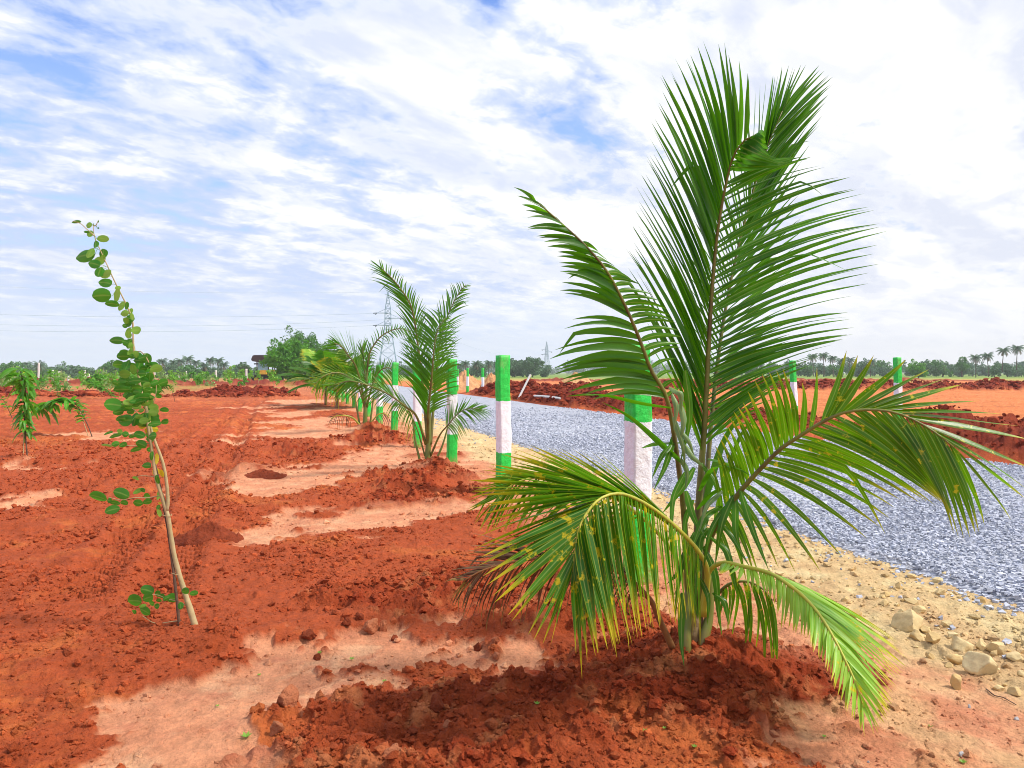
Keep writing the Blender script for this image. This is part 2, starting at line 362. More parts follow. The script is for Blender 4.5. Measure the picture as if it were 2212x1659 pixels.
def stone_mat(name, c1, c2, rough=0.85, sc=30, bmp=0.3):
    m, nt, b, o = newmat(name); n = NB(nt); p = n.pos()
    a = n.nd('ShaderNodeAttribute', attribute_name='tint').outputs['Fac']
    c = n.mix(a, c1, c2); k = n.noise(p, sc, 5, 0.6)
    v = n.nd('ShaderNodeMapRange'); n.set(v, 0, k); v.inputs[1].default_value = .3; v.inputs[2].default_value = .7; v.inputs[3].default_value = .8; v.inputs[4].default_value = 1.15
    vm = n.nd('ShaderNodeVectorMath', operation='SCALE'); n.set(vm, 0, c); n.set(vm, 'Scale', v.outputs[0]); n.set(b, 'Base Color', vm.outputs[0])
    b.inputs['Roughness'].default_value = rough; n.set(b, 'Normal', n.bump(n.noise(p, sc*2, 5, .6), bmp, 0.01)); return m
def leaf_mat(name, c_dark, c_lite, yellow=0.0, c_y=(.55,.50,.02), tipy=0.0, trans=0.35, c_t=(.22,.55,.03), rough=0.38, rib=0.5, spots=11, back=None):
    m, nt, b, o = newmat(name); n = NB(nt); p = n.obj()
    uv = n.nd('ShaderNodeUVMap').outputs[0]; sp = n.nd('ShaderNodeSeparateXYZ'); n.set(sp, 0, uv); u, v = sp.outputs[0], sp.outputs[1]
    c = n.mix(n.ss(n.noise(p, 3.5, 4, 0.6), 0.35, 0.65), c_dark, c_lite)
    if rib:
        rb = n.ss(n.m('ABSOLUTE', n.m('SUBTRACT', u, 0.5)), 0.10, 0.02); c = n.mix(n.m('MULTIPLY', rb, rib), c, (.42,.50,.12))
    if yellow or tipy:
        sp_ = n.ss(n.noise(p, spots, 5, 0.65), 0.66-0.20*yellow, 0.72-0.17*yellow) if yellow else 0.0
        tp = n.m('MULTIPLY', n.ss(n.m('ADD', v, n.m('MULTIPLY', n.noise(p, 5, 3), 0.35)), 1.12-0.42*tipy, 1.28-0.3*tipy), min(1, tipy*1.4)) if tipy else 0.0
        ed = n.m('MULTIPLY', n.ss(n.m('ABSOLUTE', n.m('SUBTRACT', u, 0.5)), 0.38, 0.5), min(0.9, yellow*0.9))
        f = n.m('MAXIMUM', n.m('MAXIMUM', sp_, tp), ed); f = n.m('MINIMUM', f, 0.92)
        c = n.mix(f, c, c_y); ct = n.mix(f, c_t, (.75,.65,.03))
    else: ct = c_t
    if back: c = n.mix(n.nd('ShaderNodeNewGeometry').outputs['Backfacing'], c, back)
    n.set(b, 'Base Color', c); b.inputs['Roughness'].default_value = rough; b.inputs['Specular IOR Level'].default_value = 0.3
    st = n.noise(p, 90, 2, 0.5); n.set(b, 'Normal', n.bump(st, 0.12, 0.004))
    t = n.nd('ShaderNodeBsdfTranslucent'); n.set(t, 0, ct)
    ms = n.nd('ShaderNodeMixShader'); ms.inputs[0].default_value = trans
    nt.links.new(b.outputs[0], ms.inputs[1]); nt.links.new(t.outputs[0], ms.inputs[2]); nt.links.new(ms.outputs[0], o.inputs[0])
    return m
def plain(name, c1, c2=None, rough=0.7, sc=8, bmp=0.15, metal=0):
    m, nt, b, o = newmat(name); n = NB(nt); p = n.obj()
    n.set(b, 'Base Color', n.mix(n.ss(n.noise(p, sc, 5, 0.6), 0.3, 0.7), c1, c2 or tuple(x*0.75 for x in c1)))
    b.inputs['Roughness'].default_value = rough; b.inputs['Metallic'].default_value = metal
    n.set(b, 'Normal', n.bump(n.noise(p, sc*3, 5, .6), bmp, 0.01)); return m
M = {}
M['soil'] = soil_mat(); M['gravel'] = gravel_mat()
M['gstone'] = stone_mat('crushed_stone', (.26,.275,.325), (.58,.60,.70), bmp=0.2)
M['rock'] = stone_mat('limestone', (.52,.33,.12), (.66,.52,.28), sc=14, bmp=0.6)
M['leaf'] = leaf_mat('palm_leaf', (.008,.046,.002), (.060,.215,.005), yellow=0.0, tipy=0.10, trans=0.34, c_t=(.18,.60,.006), rough=0.33, rib=0.5, back=(.030,.105,.008))
M['leafspot'] = leaf_mat('palm_leaf_spotted', (.008,.042,.002), (.045,.15,.003), yellow=0.30, tipy=0.5, trans=0.32, c_t=(.24,.60,.004), rough=0.36, spots=24)
M['leafold'] = leaf_mat('palm_leaf_yellowing', (.016,.10,.005), (.06,.23,.010), yellow=0.52, c_y=(.58,.47,.01), tipy=0.62, trans=0.3, c_t=(.22,.60,.012), spots=18)
M['leaflime'] = leaf_mat('palm_leaf_lime', (.12,.36,.02), (.30,.54,.06), yellow=0.35, c_y=(.60,.50,.01), tipy=0.6, trans=0.3, c_t=(.42,.78,.03), spots=18)
M['leafdead'] = leaf_mat('palm_leaf_dry', (.085,.030,.018), (.24,.11,.07), yellow=0.35, c_y=(.36,.24,.10), tipy=0.5, trans=0.12, c_t=(.25,.12,.05), rough=0.7, rib=0.3)
M['leafpale'] = leaf_mat('palm_leaf_silvery', (.08,.18,.05), (.24,.36,.16), trans=0.25, c_t=(.3,.5,.15))
M['rachis'] = plain('rachis_green', (.20,.22,.035), (.10,.075,.02), 0.5, 6)
M['rachisy'] = plain('rachis_yellow', (.52,.48,.05), (.36,.38,.05), 0.5, 6)
M['rachisd'] = plain('rachis_brown', (.32,.14,.04), (.20,.08,.03), 0.7, 6)
M['petiole'] = plain('petiole_green', (.13,.21,.03), (.20,.16,.04), 0.42, 5)
M['sheath'] = plain('sheath_fibre', (.30,.20,.10), (.16,.09,.04), 0.85, 14, 0.5)
# ------------------------------------------------------------------ geometry kit
def crom(P, n):
    P = np.asarray(P, float); P = np.vstack([2*P[0]-P[1], P, 2*P[-1]-P[-2]]); k = len(P)-3
    t = np.linspace(0, k, n); i = np.minimum(t.astype(int), k-1); f = (t-i)[:, None]
    a, b, c, d = P[i], P[i+1], P[i+2], P[i+3]
    return 0.5*((2*b)+(-a+c)*f+(2*a-5*b+4*c-d)*f**2+(-a+3*b-3*c+d)*f**3)
def resample(P, n):
    C = crom(P, max(60, n*4)); d = np.r_[0, np.cumsum(np.linalg.norm(np.diff(C, axis=0), axis=1))]
    s = np.linspace(0, d[-1], n); return np.stack([np.interp(s, d, C[:, k]) for k in range(C.shape[1])], 1)
def nrm(v): 
    v = np.asarray(v, float); return v/np.maximum(np.linalg.norm(v, axis=-1, keepdims=True), 1e-9)
def tube(P, rad, k=8, cap=True, flat=1.0):
    P = np.asarray(P, float); n = len(P); rad = np.broadcast_to(rad, (n,))
    T = nrm(np.gradient(P, axis=0)); ref = np.array([0, 0, 1.0]) if abs(T[0][2]) < 0.9 else np.array([0, 1.0, 0])
    A = []; a = nrm(np.cross(T[0], ref))
    for t in T: a = nrm(a-t*np.dot(a, t)); A.append(a)
    A = np.array(A); B = np.cross(T, A); th = np.linspace(0, 2*math.pi, k, endpoint=False)
    V = P[:, None]+rad[:, None, None]*(A[:, None]*np.cos(th)[None, :, None]+flat*B[:, None]*np.sin(th)[None, :, None])
    V = V.reshape(-1, 3); i = np.arange(n-1)[:, None]*k; j = np.arange(k)[None]; j2 = (j+1) % k
    Fq = np.stack([i+j, i+j2, i+k+j2, i+k+j], -1).reshape(-1, 4)
    if cap:
        V = np.vstack([V, P[0], P[-1]]); c0, c1 = len(V)-2, len(V)-1; j = np.arange(0, k)
        Fq = np.vstack([Fq, np.stack([np.full(k, c0), (j+1) % k, j, np.full(k, c0)], 1)[:, :4]]) if False else Fq
        q0 = [[c0, (a_+2) % k, (a_+1) % k, a_] for a_ in range(0, k, 2)]
        e = (n-1)*k; q1 = [[c1, e+a_, e+(a_+1) % k, e+(a_+2) % k] for a_ in range(0, k, 2)]
        Fq = np.vstack([Fq, q0, q1])
    return V, Fq
def box(c, s, rz=0, taper=1.0):
    x, y, z = s; P = np.array([[a*x/2*(taper if d > 0 else 1), b*y/2*(taper if d > 0 else 1), d*z/2] for d in (-1, 1) for a, b in ((-1,-1),(1,-1),(1,1),(-1,1))])
    c_, s_ = math.cos(rz), math.sin(rz); P = np.stack([P[:, 0]*c_-P[:, 1]*s_, P[:, 0]*s_+P[:, 1]*c_, P[:, 2]], 1)+np.array(c)
    return P, np.array([[0,3,2,1],[4,5,6,7],[0,1,5,4],[1,2,6,5],[2,3,7,6],[3,0,4,7]])
def bar(a, b, w, k=4):
    return tube(np.array([a, b], float), w, k)
def blade(P, Wd, w, fold=0.35, prof=None):
    """leaflet: P (n,3) centre line, Wd (3,) or (n,3) width direction, w max half width"""
    n = len(P); T = nrm(np.gradient(P, axis=0)); Wd = np.broadcast_to(Wd, (n, 3)); Wn = nrm(Wd-T*np.sum(Wd*T, 1, keepdims=True)); Nn = np.cross(T, Wn)
    s = np.linspace(0, 1, n)
    if prof is None: prof = np.clip(np.minimum(0.45+3.2*s, 1), 0, 1)*np.clip((1-s)/0.62, 0, 1)**0.75
    ww = (w*np.maximum(prof, 0.02))[:, None]
    L_ = P+Wn*ww*math.cos(fold)-Nn*ww*math.sin(fold); R_ = P-Wn*ww*math.cos(fold)-Nn*ww*math.sin(fold)
    V = np.stack([L_, P, R_], 1).reshape(-1, 3); i = np.arange(n-1)*3
    Fq = np.vstack([np.stack([i, i+1, i+4, i+3], 1), np.stack([i+1, i+2, i+5, i+4], 1)])
    uv = np.stack([np.tile([0, .5, 1], n), np.repeat(s, 3)], 1)
    return V, Fq, uv
def interp_keys(keys, t, dflt):
    k = np.array([q[:3] if len(q) == 3 else q[:3] for q in keys], float); tt = k[:, 0]
    dd = np.array([(q[3] if len(q) > 3 else dflt) for q in keys], float)
    return np.interp(t, tt, k[:, 1]), np.interp(t, tt, k[:, 2]), np.interp(t, tt, dd)
KINK = .07
def leaflet(P0, Tip, Tr, w, lean=0.12, up=0.08, roll=0.0, fold=0.4, seg=9, wob=0.012):
    d = Tip-P0; L = np.linalg.norm(d); C = P0+0.45*d+lean*L*Tr+up*L*np.array([0, 0, 1.0])
    s = np.linspace(0, 1, seg)[:, None]; P = (1-s)**2*P0+2*s*(1-s)*C+s*s*Tip
    P = P+np.sin(s*random.uniform(3, 8)+random.uniform(0, 6))*s*wob*L*np.array([random.uniform(-1, 1), random.uniform(-1, 1), random.uniform(-.6, .6)])
    if random.random() < KINK:      # bent or broken blade
        s0 = random.uniform(.4, .8); q = s > s0; dr_ = P[-1]-P[0]; dn = np.array([0, 0, -1.0])*L*random.uniform(.35, .9); P = P+np.where(q, (s-s0), 0)*(dn-dr_*.35)
    T = nrm(np.gradient(P, axis=0)); Wd = nrm(Tr-T*np.sum(Tr*T, 1, keepdims=True)); Nn = np.cross(T, Wd)
    rr = roll+np.linspace(0, random.uniform(-.5, .5), seg)[:, None]
    Wd = Wd*np.cos(rr)+Nn*np.sin(rr)
    return blade(P, Wd, w, fold)
def frond(parent, rach, left, right, n=40, w=0.019, mat='leaf', rmat='rachis', r0=0.017, r1=0.003, t0=0.25, dl=0.0, dr=0.0, roll=(0.5, -0.5), lean=0.12, up=0.05, jit=0.02, label=None, k_drop=0.0, seg=9, fold=0.4, wob=0.012, tend=1.0, ex=(0, 0)):
    """rach: list of (x, y, depth) in frame coords; left / right: keys (t, x, y[, depth]) of leaflet tips along the rachis"""
    P = resample([at(*p) for p in rach], 80); sN = np.linspace(0, 1, 80); T = nrm(np.gradient(P, axis=0)); parts = []
    dep = P[:, 1]
    for side, keys, dd, rl in ((0, left, dl, roll[0]), (1, right, dr, roll[1])):
        if not keys: continue
        nn = n if not isinstance(n, tuple) else n[side]
        if ex[side]:
            kt = np.array([q[0] for q in keys]); ts = np.interp(np.linspace(0, len(kt)-1, (len(kt)-1)*ex[side]+1), np.arange(len(kt)), kt)
        else: ts = [lerp(max(t0, keys[0][0]), min(tend, keys[-1][0]), (i+random.uniform(-.25, .25)+0.5*side)/nn) for i in range(nn)]
        for t in ts:
            t = min(max(t, 0), 1)
            if random.random() < k_drop: continue
            p = np.array([np.interp(t, sN, P[:, k]) for k in range(3)]); tr = nrm(np.array([np.interp(t, sN, T[:, k]) for k in range(3)]))
            x, y, d = interp_keys(keys, t, -1); 
            if d < 0.1: d = p[1]+dd*(0.4+0.6*min(1, (1-abs(2*t-1))+0.4))
            d += random.gauss(0, 0.035)*p[1]/3.5
            tip = at(x, y, d); L = np.linalg.norm(tip-p); tip = tip+np.array([random.gauss(0, 1), random.gauss(0, 1), random.gauss(0, 1)])*jit*L
            ww = (w[side] if isinstance(w, tuple) else w)*random.uniform(.75, 1.2)*min(1, 0.45+L/(0.55*p[1]/3.5)*0.5)
            parts.append(leaflet(p, tip, tr, ww, lean, up, rl*random.uniform(.5, 1.5)+random.gauss(0, .15), fold, seg, wob))
    V, Fq, uv = cat(parts)
    fo = mesh('frond', V, Fq, M[mat], parent, True, uv)
    if label: fo['label'] = label
    rad = lerp(r0, r1, np.linspace(0, 1, 40)**0.8); rr = tube(resample([at(*p) for p in rach], 40), rad, 8)
    mesh('rachis', rr[0], rr[1], M[rmat], None, True); ro = COL.objects[-1]
    ro.parent = fo; me = ro.data; c = np.empty(len(me.vertices)*3, dtype=np.float32); me.vertices.foreach_get('co', c)
    off = np.array(parent.location, dtype=np.float32) if parent else 0; c = (c.reshape(-1, 3)-off).ravel(); me.vertices.foreach_set('co', c); me.update()
    return fo
def strand(lst, w, parent, name, mat, roll=0.3, label=None, wdir=(1, 0, 0), fold=.4):
    parts = []
    for P in lst:
        Q = resample([at(*p) for p in P], 14); parts.append(blade(Q, np.array(wdir, float), w*random.uniform(.8, 1.2), fold))
    V, Fq, uv = cat(parts); o = mesh(name, V, Fq, M[mat], parent, True, uv)
    if label: o['label'] = label
    return o
#@@GROUND
def build_ground():
    ys = np.concatenate([np.linspace(1500, 870, 40, endpoint=False), np.linspace(870, 60, 900, endpoint=False), np.linspace(60, 12, 150, endpoint=False), np.linspace(12, 0.5, 70), [0.3, 0.18]])
    rr = np.r_[0.0005, CAMH*F/2.16/ys]     # rings in metres
    aa = np.concatenate([np.linspace(-40, 40, 1150, endpoint=False), np.linspace(40, 320, 150, endpoint=False)])*math.pi/180
    A, Rr = np.meshgrid(aa, rr); x = (np.sin(A)*Rr).ravel(); y = (np.cos(A)*Rr).ravel()
    h, m = ground(x, y); c = soil_color(x, y, m)
    h = h - 0.02*sst(m['u'], 4.25, 4.6)*(1-sst(m['u'], 9.9, 10.25))*(y > -20)*(y < 140)
    na = len(aa); nr = len(rr); i = np.arange(nr-1)[:, None]*na; j = np.arange(na)[None]; j2 = (j+1) % na
    Fq = np.stack([i+j, i+j2, i+na+j2, i+na+j], -1).reshape(-1, 4)[:, ::-1]
    o = mesh('ground', np.stack([x, y, h], 1), Fq, M['soil'], smooth=True, col=c); tag(o, kind='structure')
def build_road():
    vs = np.concatenate([np.arange(-6, 25, 0.12), np.geomspace(25, 134, 160)]); us = np.linspace(4.1, 10.45, 90)
    Uu, V_ = np.meshgrid(us, vs); u = Uu.ravel(); v = V_.ravel()
    edge = (np.abs(u-7.27)/3.17)
    wob = 0.16*fbm(v*1.1, u*0+3, 4, 301)*np.sign(u-7.27)*sst(edge, 0.6, 1.0)
    u = u+wob; x = 0.962*u-0.274*v; y = 0.274*u+0.962*v
    h = 0.028*(1-sst(edge, 0.9, 1.0)) - 0.02*sst(edge, 0.96, 1.0) + 0.006*fbm(x*9, y*9, 3, 303)*(edge < .97) + 0.02*vn(x*.4, y*.4, 305)*(1-sst(edge, .8, 1))
    h = np.maximum(h, -0.01+0.0*h)
    nu = len(us); nv = len(vs); i = np.arange(nv-1)[:, None]*nu; j = np.arange(nu-1)[None]
    Fq = np.stack([i+j, i+j+1, i+nu+j+1, i+nu+j], -1).reshape(-1, 4)
    tag(mesh('road', np.stack([x, y, h], 1), Fq, M['gravel'], smooth=True), kind='structure')
    return
CUBE = np.array([[-1,-1,-1],[1,-1,-1],[1,1,-1],[-1,1,-1],[-1,-1,1],[1,-1,1],[1,1,1],[-1,1,1]], float)*0.62
CUBF = np.array([[0,2,1],[0,3,2],[4,5,6],[4,6,7],[0,1,5],[0,5,4],[1,2,6],[1,6,5],[2,3,7],[2,7,6],[3,0,4],[3,4,7]])
_g = (1+5**.5)/2
ICO = nrm(np.array([[-1,_g,0],[1,_g,0],[-1,-_g,0],[1,-_g,0],[0,-1,_g],[0,1,_g],[0,-1,-_g],[0,1,-_g],[_g,0,-1],[_g,0,1],[-_g,0,-1],[-_g,0,1]]))
ICF = np.array([[0,11,5],[0,5,1],[0,1,7],[0,7,10],[0,10,11],[1,5,9],[5,11,4],[11,10,2],[10,7,6],[7,1,8],[3,9,4],[3,4,2],[3,2,6],[3,6,8],[3,8,9],[4,9,5],[2,4,11],[6,2,10],[8,6,7],[9,8,1]])
def scatter_stones(name, x, y, z, size, mat, tint=None, col=None, base='cube', jit=0.35, flat=(.5, .9)):
    n = len(x); B, Fb = (CUBE, CUBF) if base == 'cube' else (ICO, ICF); k = len(B)
    V = np.repeat(B[None], n, 0)+RNG.normal(0, jit*(0.6 if base == 'cube' else 0.5), (n, k, 3))
    V[:, :, 0] *= RNG.uniform(.75, 1.35, (n, 1)); V[:, :, 2] *= RNG.uniform(flat[0], flat[1], (n, 1))
    a = RNG.uniform(0, 2*math.pi, n); tl = RNG.normal(0, .35, n); c, s = np.cos(tl)[:, None], np.sin(tl)[:, None]
    Y, Z = V[:, :, 1]*c-V[:, :, 2]*s, V[:, :, 1]*s+V[:, :, 2]*c; V[:, :, 1] = Y; V[:, :, 2] = Z
    c, s = np.cos(a)[:, None], np.sin(a)[:, None]; X, Y = V[:, :, 0]*c-V[:, :, 1]*s, V[:, :, 0]*s+V[:, :, 1]*c; V[:, :, 0] = X; V[:, :, 1] = Y
    V *= size[:, None, None]; V += np.stack([x, y, z], 1)[:, None]
    Fa = (Fb[None]+np.arange(n)[:, None, None]*k).reshape(-1, 3)
    cc = None
    if col is not None: cc = np.repeat(col, k, 0); nm = 'soil'
    elif tint is not None: cc = np.repeat(np.repeat(tint[:, None], 3, 1), k, 0); nm = 'tint'
    return mesh(name, V.reshape(-1, 3), Fa, mat, None, False, col=cc, colname=(nm if cc is not None else 'soil'))
def wedge(n, y0, y1, pw=1.0, amax=0.80):     # random ground points in view, denser near
    y = (RNG.uniform(y0**pw, y1**pw, n))**(1/pw); x = RNG.uniform(-amax, amax, n)*y; return x, y
def build_stones():
    # crushed stone on the road and spilling over its edge
    x, y = wedge(420000, 3.2, 30, 0.55, 0.85); u = U(x, y)
    p = sst(u+0.22*fbm(x*2, y*2, 3, 401), 4.0, 4.35)*(u < 10.3); k = RNG.random(len(x)) < np.maximum(p*(1-.9*sst(y, 12, 30)), 0.012*sst(u, 2.9, 4.0)*(u < 4.3)+.10*sst(u, 3.85, 4.25)*(u < 4.3))
    x, y, u = x[k][:100000], y[k][:100000], u[k][:100000]; sz = RNG.gamma(7, .0017, len(x)).clip(.006, .024)*(1+1.0*sst(y, 8, 24))
    h, _ = ground(x, y); z = np.where(u > 4.2, np.maximum(h, 0.02)+RNG.uniform(-.002, .022, len(x)), h+sz*0.3)
    tag(scatter_stones('gravel_stones', x, y, z, sz, M['gstone'], tint=RNG.beta(1.6, 1.5, len(x))), 'loose blue grey crushed stone covering the road', 'gravel', kind='stuff')
    # soil clods
    x, y = wedge(210000, 2.1, 16, 0.7, 0.8); h, m = ground(x, y); u = m['u']
    p = (0.55+0.45*m['fresh'])*(1-0.85*m['pale'])*(1-0.6*m['sand'])*(u < 4.1)*np.clip(0.55+1.6*fbm(x*1.1, y*1.1, 3, 411), 0.05, 1)
    k = RNG.random(len(x)) < p; x, y, h = x[k], y[k], h[k]; fr = m['fresh'][k]
    for q in m: m[q] = m[q][k]
    sz = np.clip(0.0034*(RNG.pareto(2.15, len(x))+1), .0034, .019)*(1+.15*fr)*(1+0.07*y)
    c = soil_color(x, y, m)*RNG.uniform(.8, 1.25, (len(x), 1))
    tag(scatter_stones('soil_clods', x, y, h+sz*.25, sz, M['soil'], col=c, base='ico', jit=.38, flat=(.55, .95)), 'crumbled red soil clods over the dug ground', 'soil clods', kind='stuff')
    # clods and lumps on the dug banks
    xs, ys_ = [], []
    for (x0, x1, y0, y1, n_) in ((-4, 16, 8, 46, 60000), (-34, -11, 38, 50, 26000), (10, 60, 57, 68, 20000)):
        xs.append(RNG.uniform(x0, x1, n_)); ys_.append(RNG.uniform(y0, y1, n_))
    x = np.concatenate(xs); y = np.concatenate(ys_); h, m = ground(x, y); k = (m['win'] > .3) & (RNG.random(len(x)) < .75)
    x, y, h = x[k], y[k], h[k]
    for q in m: m[q] = m[q][k]
    sz = np.clip(.022*(RNG.pareto(2.4, len(x))+1), .02, .13)*np.clip(y/22, .8, 2); c = soil_color(x, y, m)*RNG.uniform(.7, 1.35, (len(x), 1))
    tag(scatter_stones('bank_clods', x, y, h+sz*.2, sz, M['soil'], col=c, base='ico', jit=.35, flat=(.5, .9)), 'dark red lumps covering the dug soil banks', 'soil clods', kind='stuff')
    # small stones in the yellow verge
    x, y = wedge(60000, 2.6, 12, 0.8, .85); h, m = ground(x, y); k = (RNG.random(len(x)) < 0.22*m['sand']*np.clip(.4+2*fbm(x*1.5, y*1.5, 3, 421), 0, 1)); x, y, h = x[k], y[k], h[k]
    sz = np.clip(.005*(RNG.pareto(2.0, len(x))+1), .005, .032)
    tag(scatter_stones('verge_pebbles', x, y, h+sz*.3, sz, M['rock'], tint=RNG.random(len(x)), base='ico', jit=.35, flat=(.5, .9)), 'small yellowish stones in the sandy verge', 'pebbles', kind='stuff')
build_ground(); build_road(); build_stones()
#@@POSTS
def post_mat():
    m, nt, b, o = newmat('painted_post'); n = NB(nt); p = n.obj(); sp = n.nd('ShaderNodeSeparateXYZ'); n.set(sp, 0, p)
    z = n.m('ADD', sp.outputs[2], n.m('MULTIPLY', n.m('SUBTRACT', n.noise(p, 16, 3), 0.5), 0.05))
    w = n.m('MULTIPLY', n.m('GREATER_THAN', z, 0.49), n.m('LESS_THAN', z, 1.08))
    k = n.noise(p, 22, 5, .6); g = n.mix(n.ss(k, .35, .7), (.010,.50,.045), (.018,.66,.075)); wh = n.mix(n.ss(k, .35, .7), (.80,.82,.90), (.88,.90,.95))
    c = n.mix(w, g, wh); c = n.mix(n.m('MULTIPLY', n.ss(n.m('ADD', sp.outputs[2], n.m('MULTIPLY', k, .3)), .34, .08), .75), c, (.45,.13,.045))
    cb = n.nd('ShaderNodeMapping'); n.set(cb, 0, p); cb.inputs['Scale'].default_value = (1, 1, .35)
    ch = n.ss(n.noise(cb.outputs[0], 30, 6, .7), .645, .67); c = n.mix(n.m('MULTIPLY', ch, .8), c, (.42,.38,.34))
    ds = n.ss(n.noise(cb.outputs[0], 9, 5, .6), .52, .72); c = n.mix(n.m('MULTIPLY', ds, .28), c, (.50,.30,.20))
    n.set(b, 'Base Color', c); b.inputs['Roughness'].default_value = .55
    n.set(b, 'Normal', n.bump(n.m('ADD', n.noise(p, 45, 5, .6), n.m('MULTIPLY', n.noise(p, 14, 3), 2.0)), .5, .012)); return m
M['post'] = post_mat()
def post_geo(seed, w=.145, H=1.6, nz=46, nx=8):
    rs = np.random.default_rng(seed); ring = []
    for s_ in range(4):
        for i in range(nx):
            t = i/nx*2-1; ring.append([(t, -1), (1, t), (-t, 1), (-1, -t)][s_])
    ring = np.array(ring, float); nr_ = len(ring); V = []
    cr = 1-0.07*(np.abs(ring[:, 0]*ring[:, 1]))**3
    for k in range(nz+1):
        z = -0.15+(H+.15)*k/nz; s = w/2*(1.0-0.06*z/H)
        X = ring[:, 0]*cr*s; Y = ring[:, 1]*cr*s
        a = np.arctan2(Y, X); n1 = fbm(a*1.3+seed, np.full(nr_, z*5.0), 4, seed, .6); n2 = fbm(np.cos(a)*2+seed, np.sin(a)*2+z*14, 3, seed+9, .6)
        f = 1+0.10*n1+0.05*n2; V.append(np.stack([X*f+0.006*math.sin(z*5+seed), Y*f, np.full(nr_, z)+(0.012*n1 if k == nz else 0)], 1))
    V = np.concatenate(V); i = np.arange(nz)[:, None]*nr_; j = np.arange(nr_)[None]; j2 = (j+1) % nr_
    Fq = np.stack([i+j, i+j2, i+nr_+j2, i+nr_+j], -1).reshape(-1, 4)
    top = np.arange(nz*nr_, (nz+1)*nr_); V = np.vstack([V, V[top].mean(0)+[0, 0, .006]]); c = len(V)-1
    Ft = np.array([[c, top[a_], top[(a_+1) % nr_]] for a_ in range(nr_)])
    return V, [Fq, Ft]
ORD = ['nearest','second','third','fourth','fifth','sixth','seventh','eighth','ninth','tenth','eleventh','twelfth','thirteenth','fourteenth','fifteenth','sixteenth','seventeenth','eighteenth']
pm = [post_geo(s) for s in (3, 11, 23)]
row = [(1377,5.15),(1088,8.7),(977,11.3),(903,14.35),(852,17.5),(820,20.6),(796,24),(778,27.2),(765,30.4)]+[(None, y) for y in (33.6,36.8,40,43.2,46.4,49.6,53)]
for i, (px, y) in enumerate(row):
    x = (px-CX)/F*y if px else 2.3-.285*y
    V, Fq = pm[i % 3]; o = mesh('fence_post', V, Fq, M['post'], smooth=True); o.location = (x, y, gz(x, y)*.5); o.rotation_euler = (R(random.uniform(-1, 1)), R(random.uniform(-1.2, 1.2)), R(28+random.uniform(-10, 10)))
    if i == 0: o.rotation_euler = (0, 0, R(22)); o.scale = (1.04, 1.04, 1)
    lab = {0: 'thick green and white stone post right behind the big palm, left of its stem', 1: 'green and white stone post in the centre, clear of all palms', 2: 'green and white stone post just right of the second palm', 3: 'green and white stone post directly behind the second palm'}.get(i, 'green and white post, %s from the camera in the near-side row' % ORD[i])
    tag(o, lab, 'post', 'painted posts on the near side of the gravel road')
far = [(1941,17.0,1.74,'green and white post behind the arching right frond, across the road'),(1718,20.0,1.72,'leaning green and white post seen right of the tall upright frond'),
 (1043,46,1.68,'thin far post standing left of the white leaning pole, before the red soil bank'),(1010,50,1.7,'thin far post just left of another, before the red soil bank'),
 (988,56,1.65,'small far post partly behind the second palm, beside the road bend'),(972,62,1.6,'small far post left end of the group across the road')]
for i, (px, y, H, lab) in enumerate(far):
    x = (px-CX)/F*y; V, Fq = pm[i % 3]; o = mesh('fence_post', V, Fq, M['post'], smooth=True); o.location = (x, y, 0); o.scale = (.95, .95, H/1.6)
    o.rotation_euler = (0, R(-3.5 if i == 1 else 0.6*(i-2)), R(20+9*i)); tag(o, lab, 'post', 'painted posts on the far side of the gravel road')
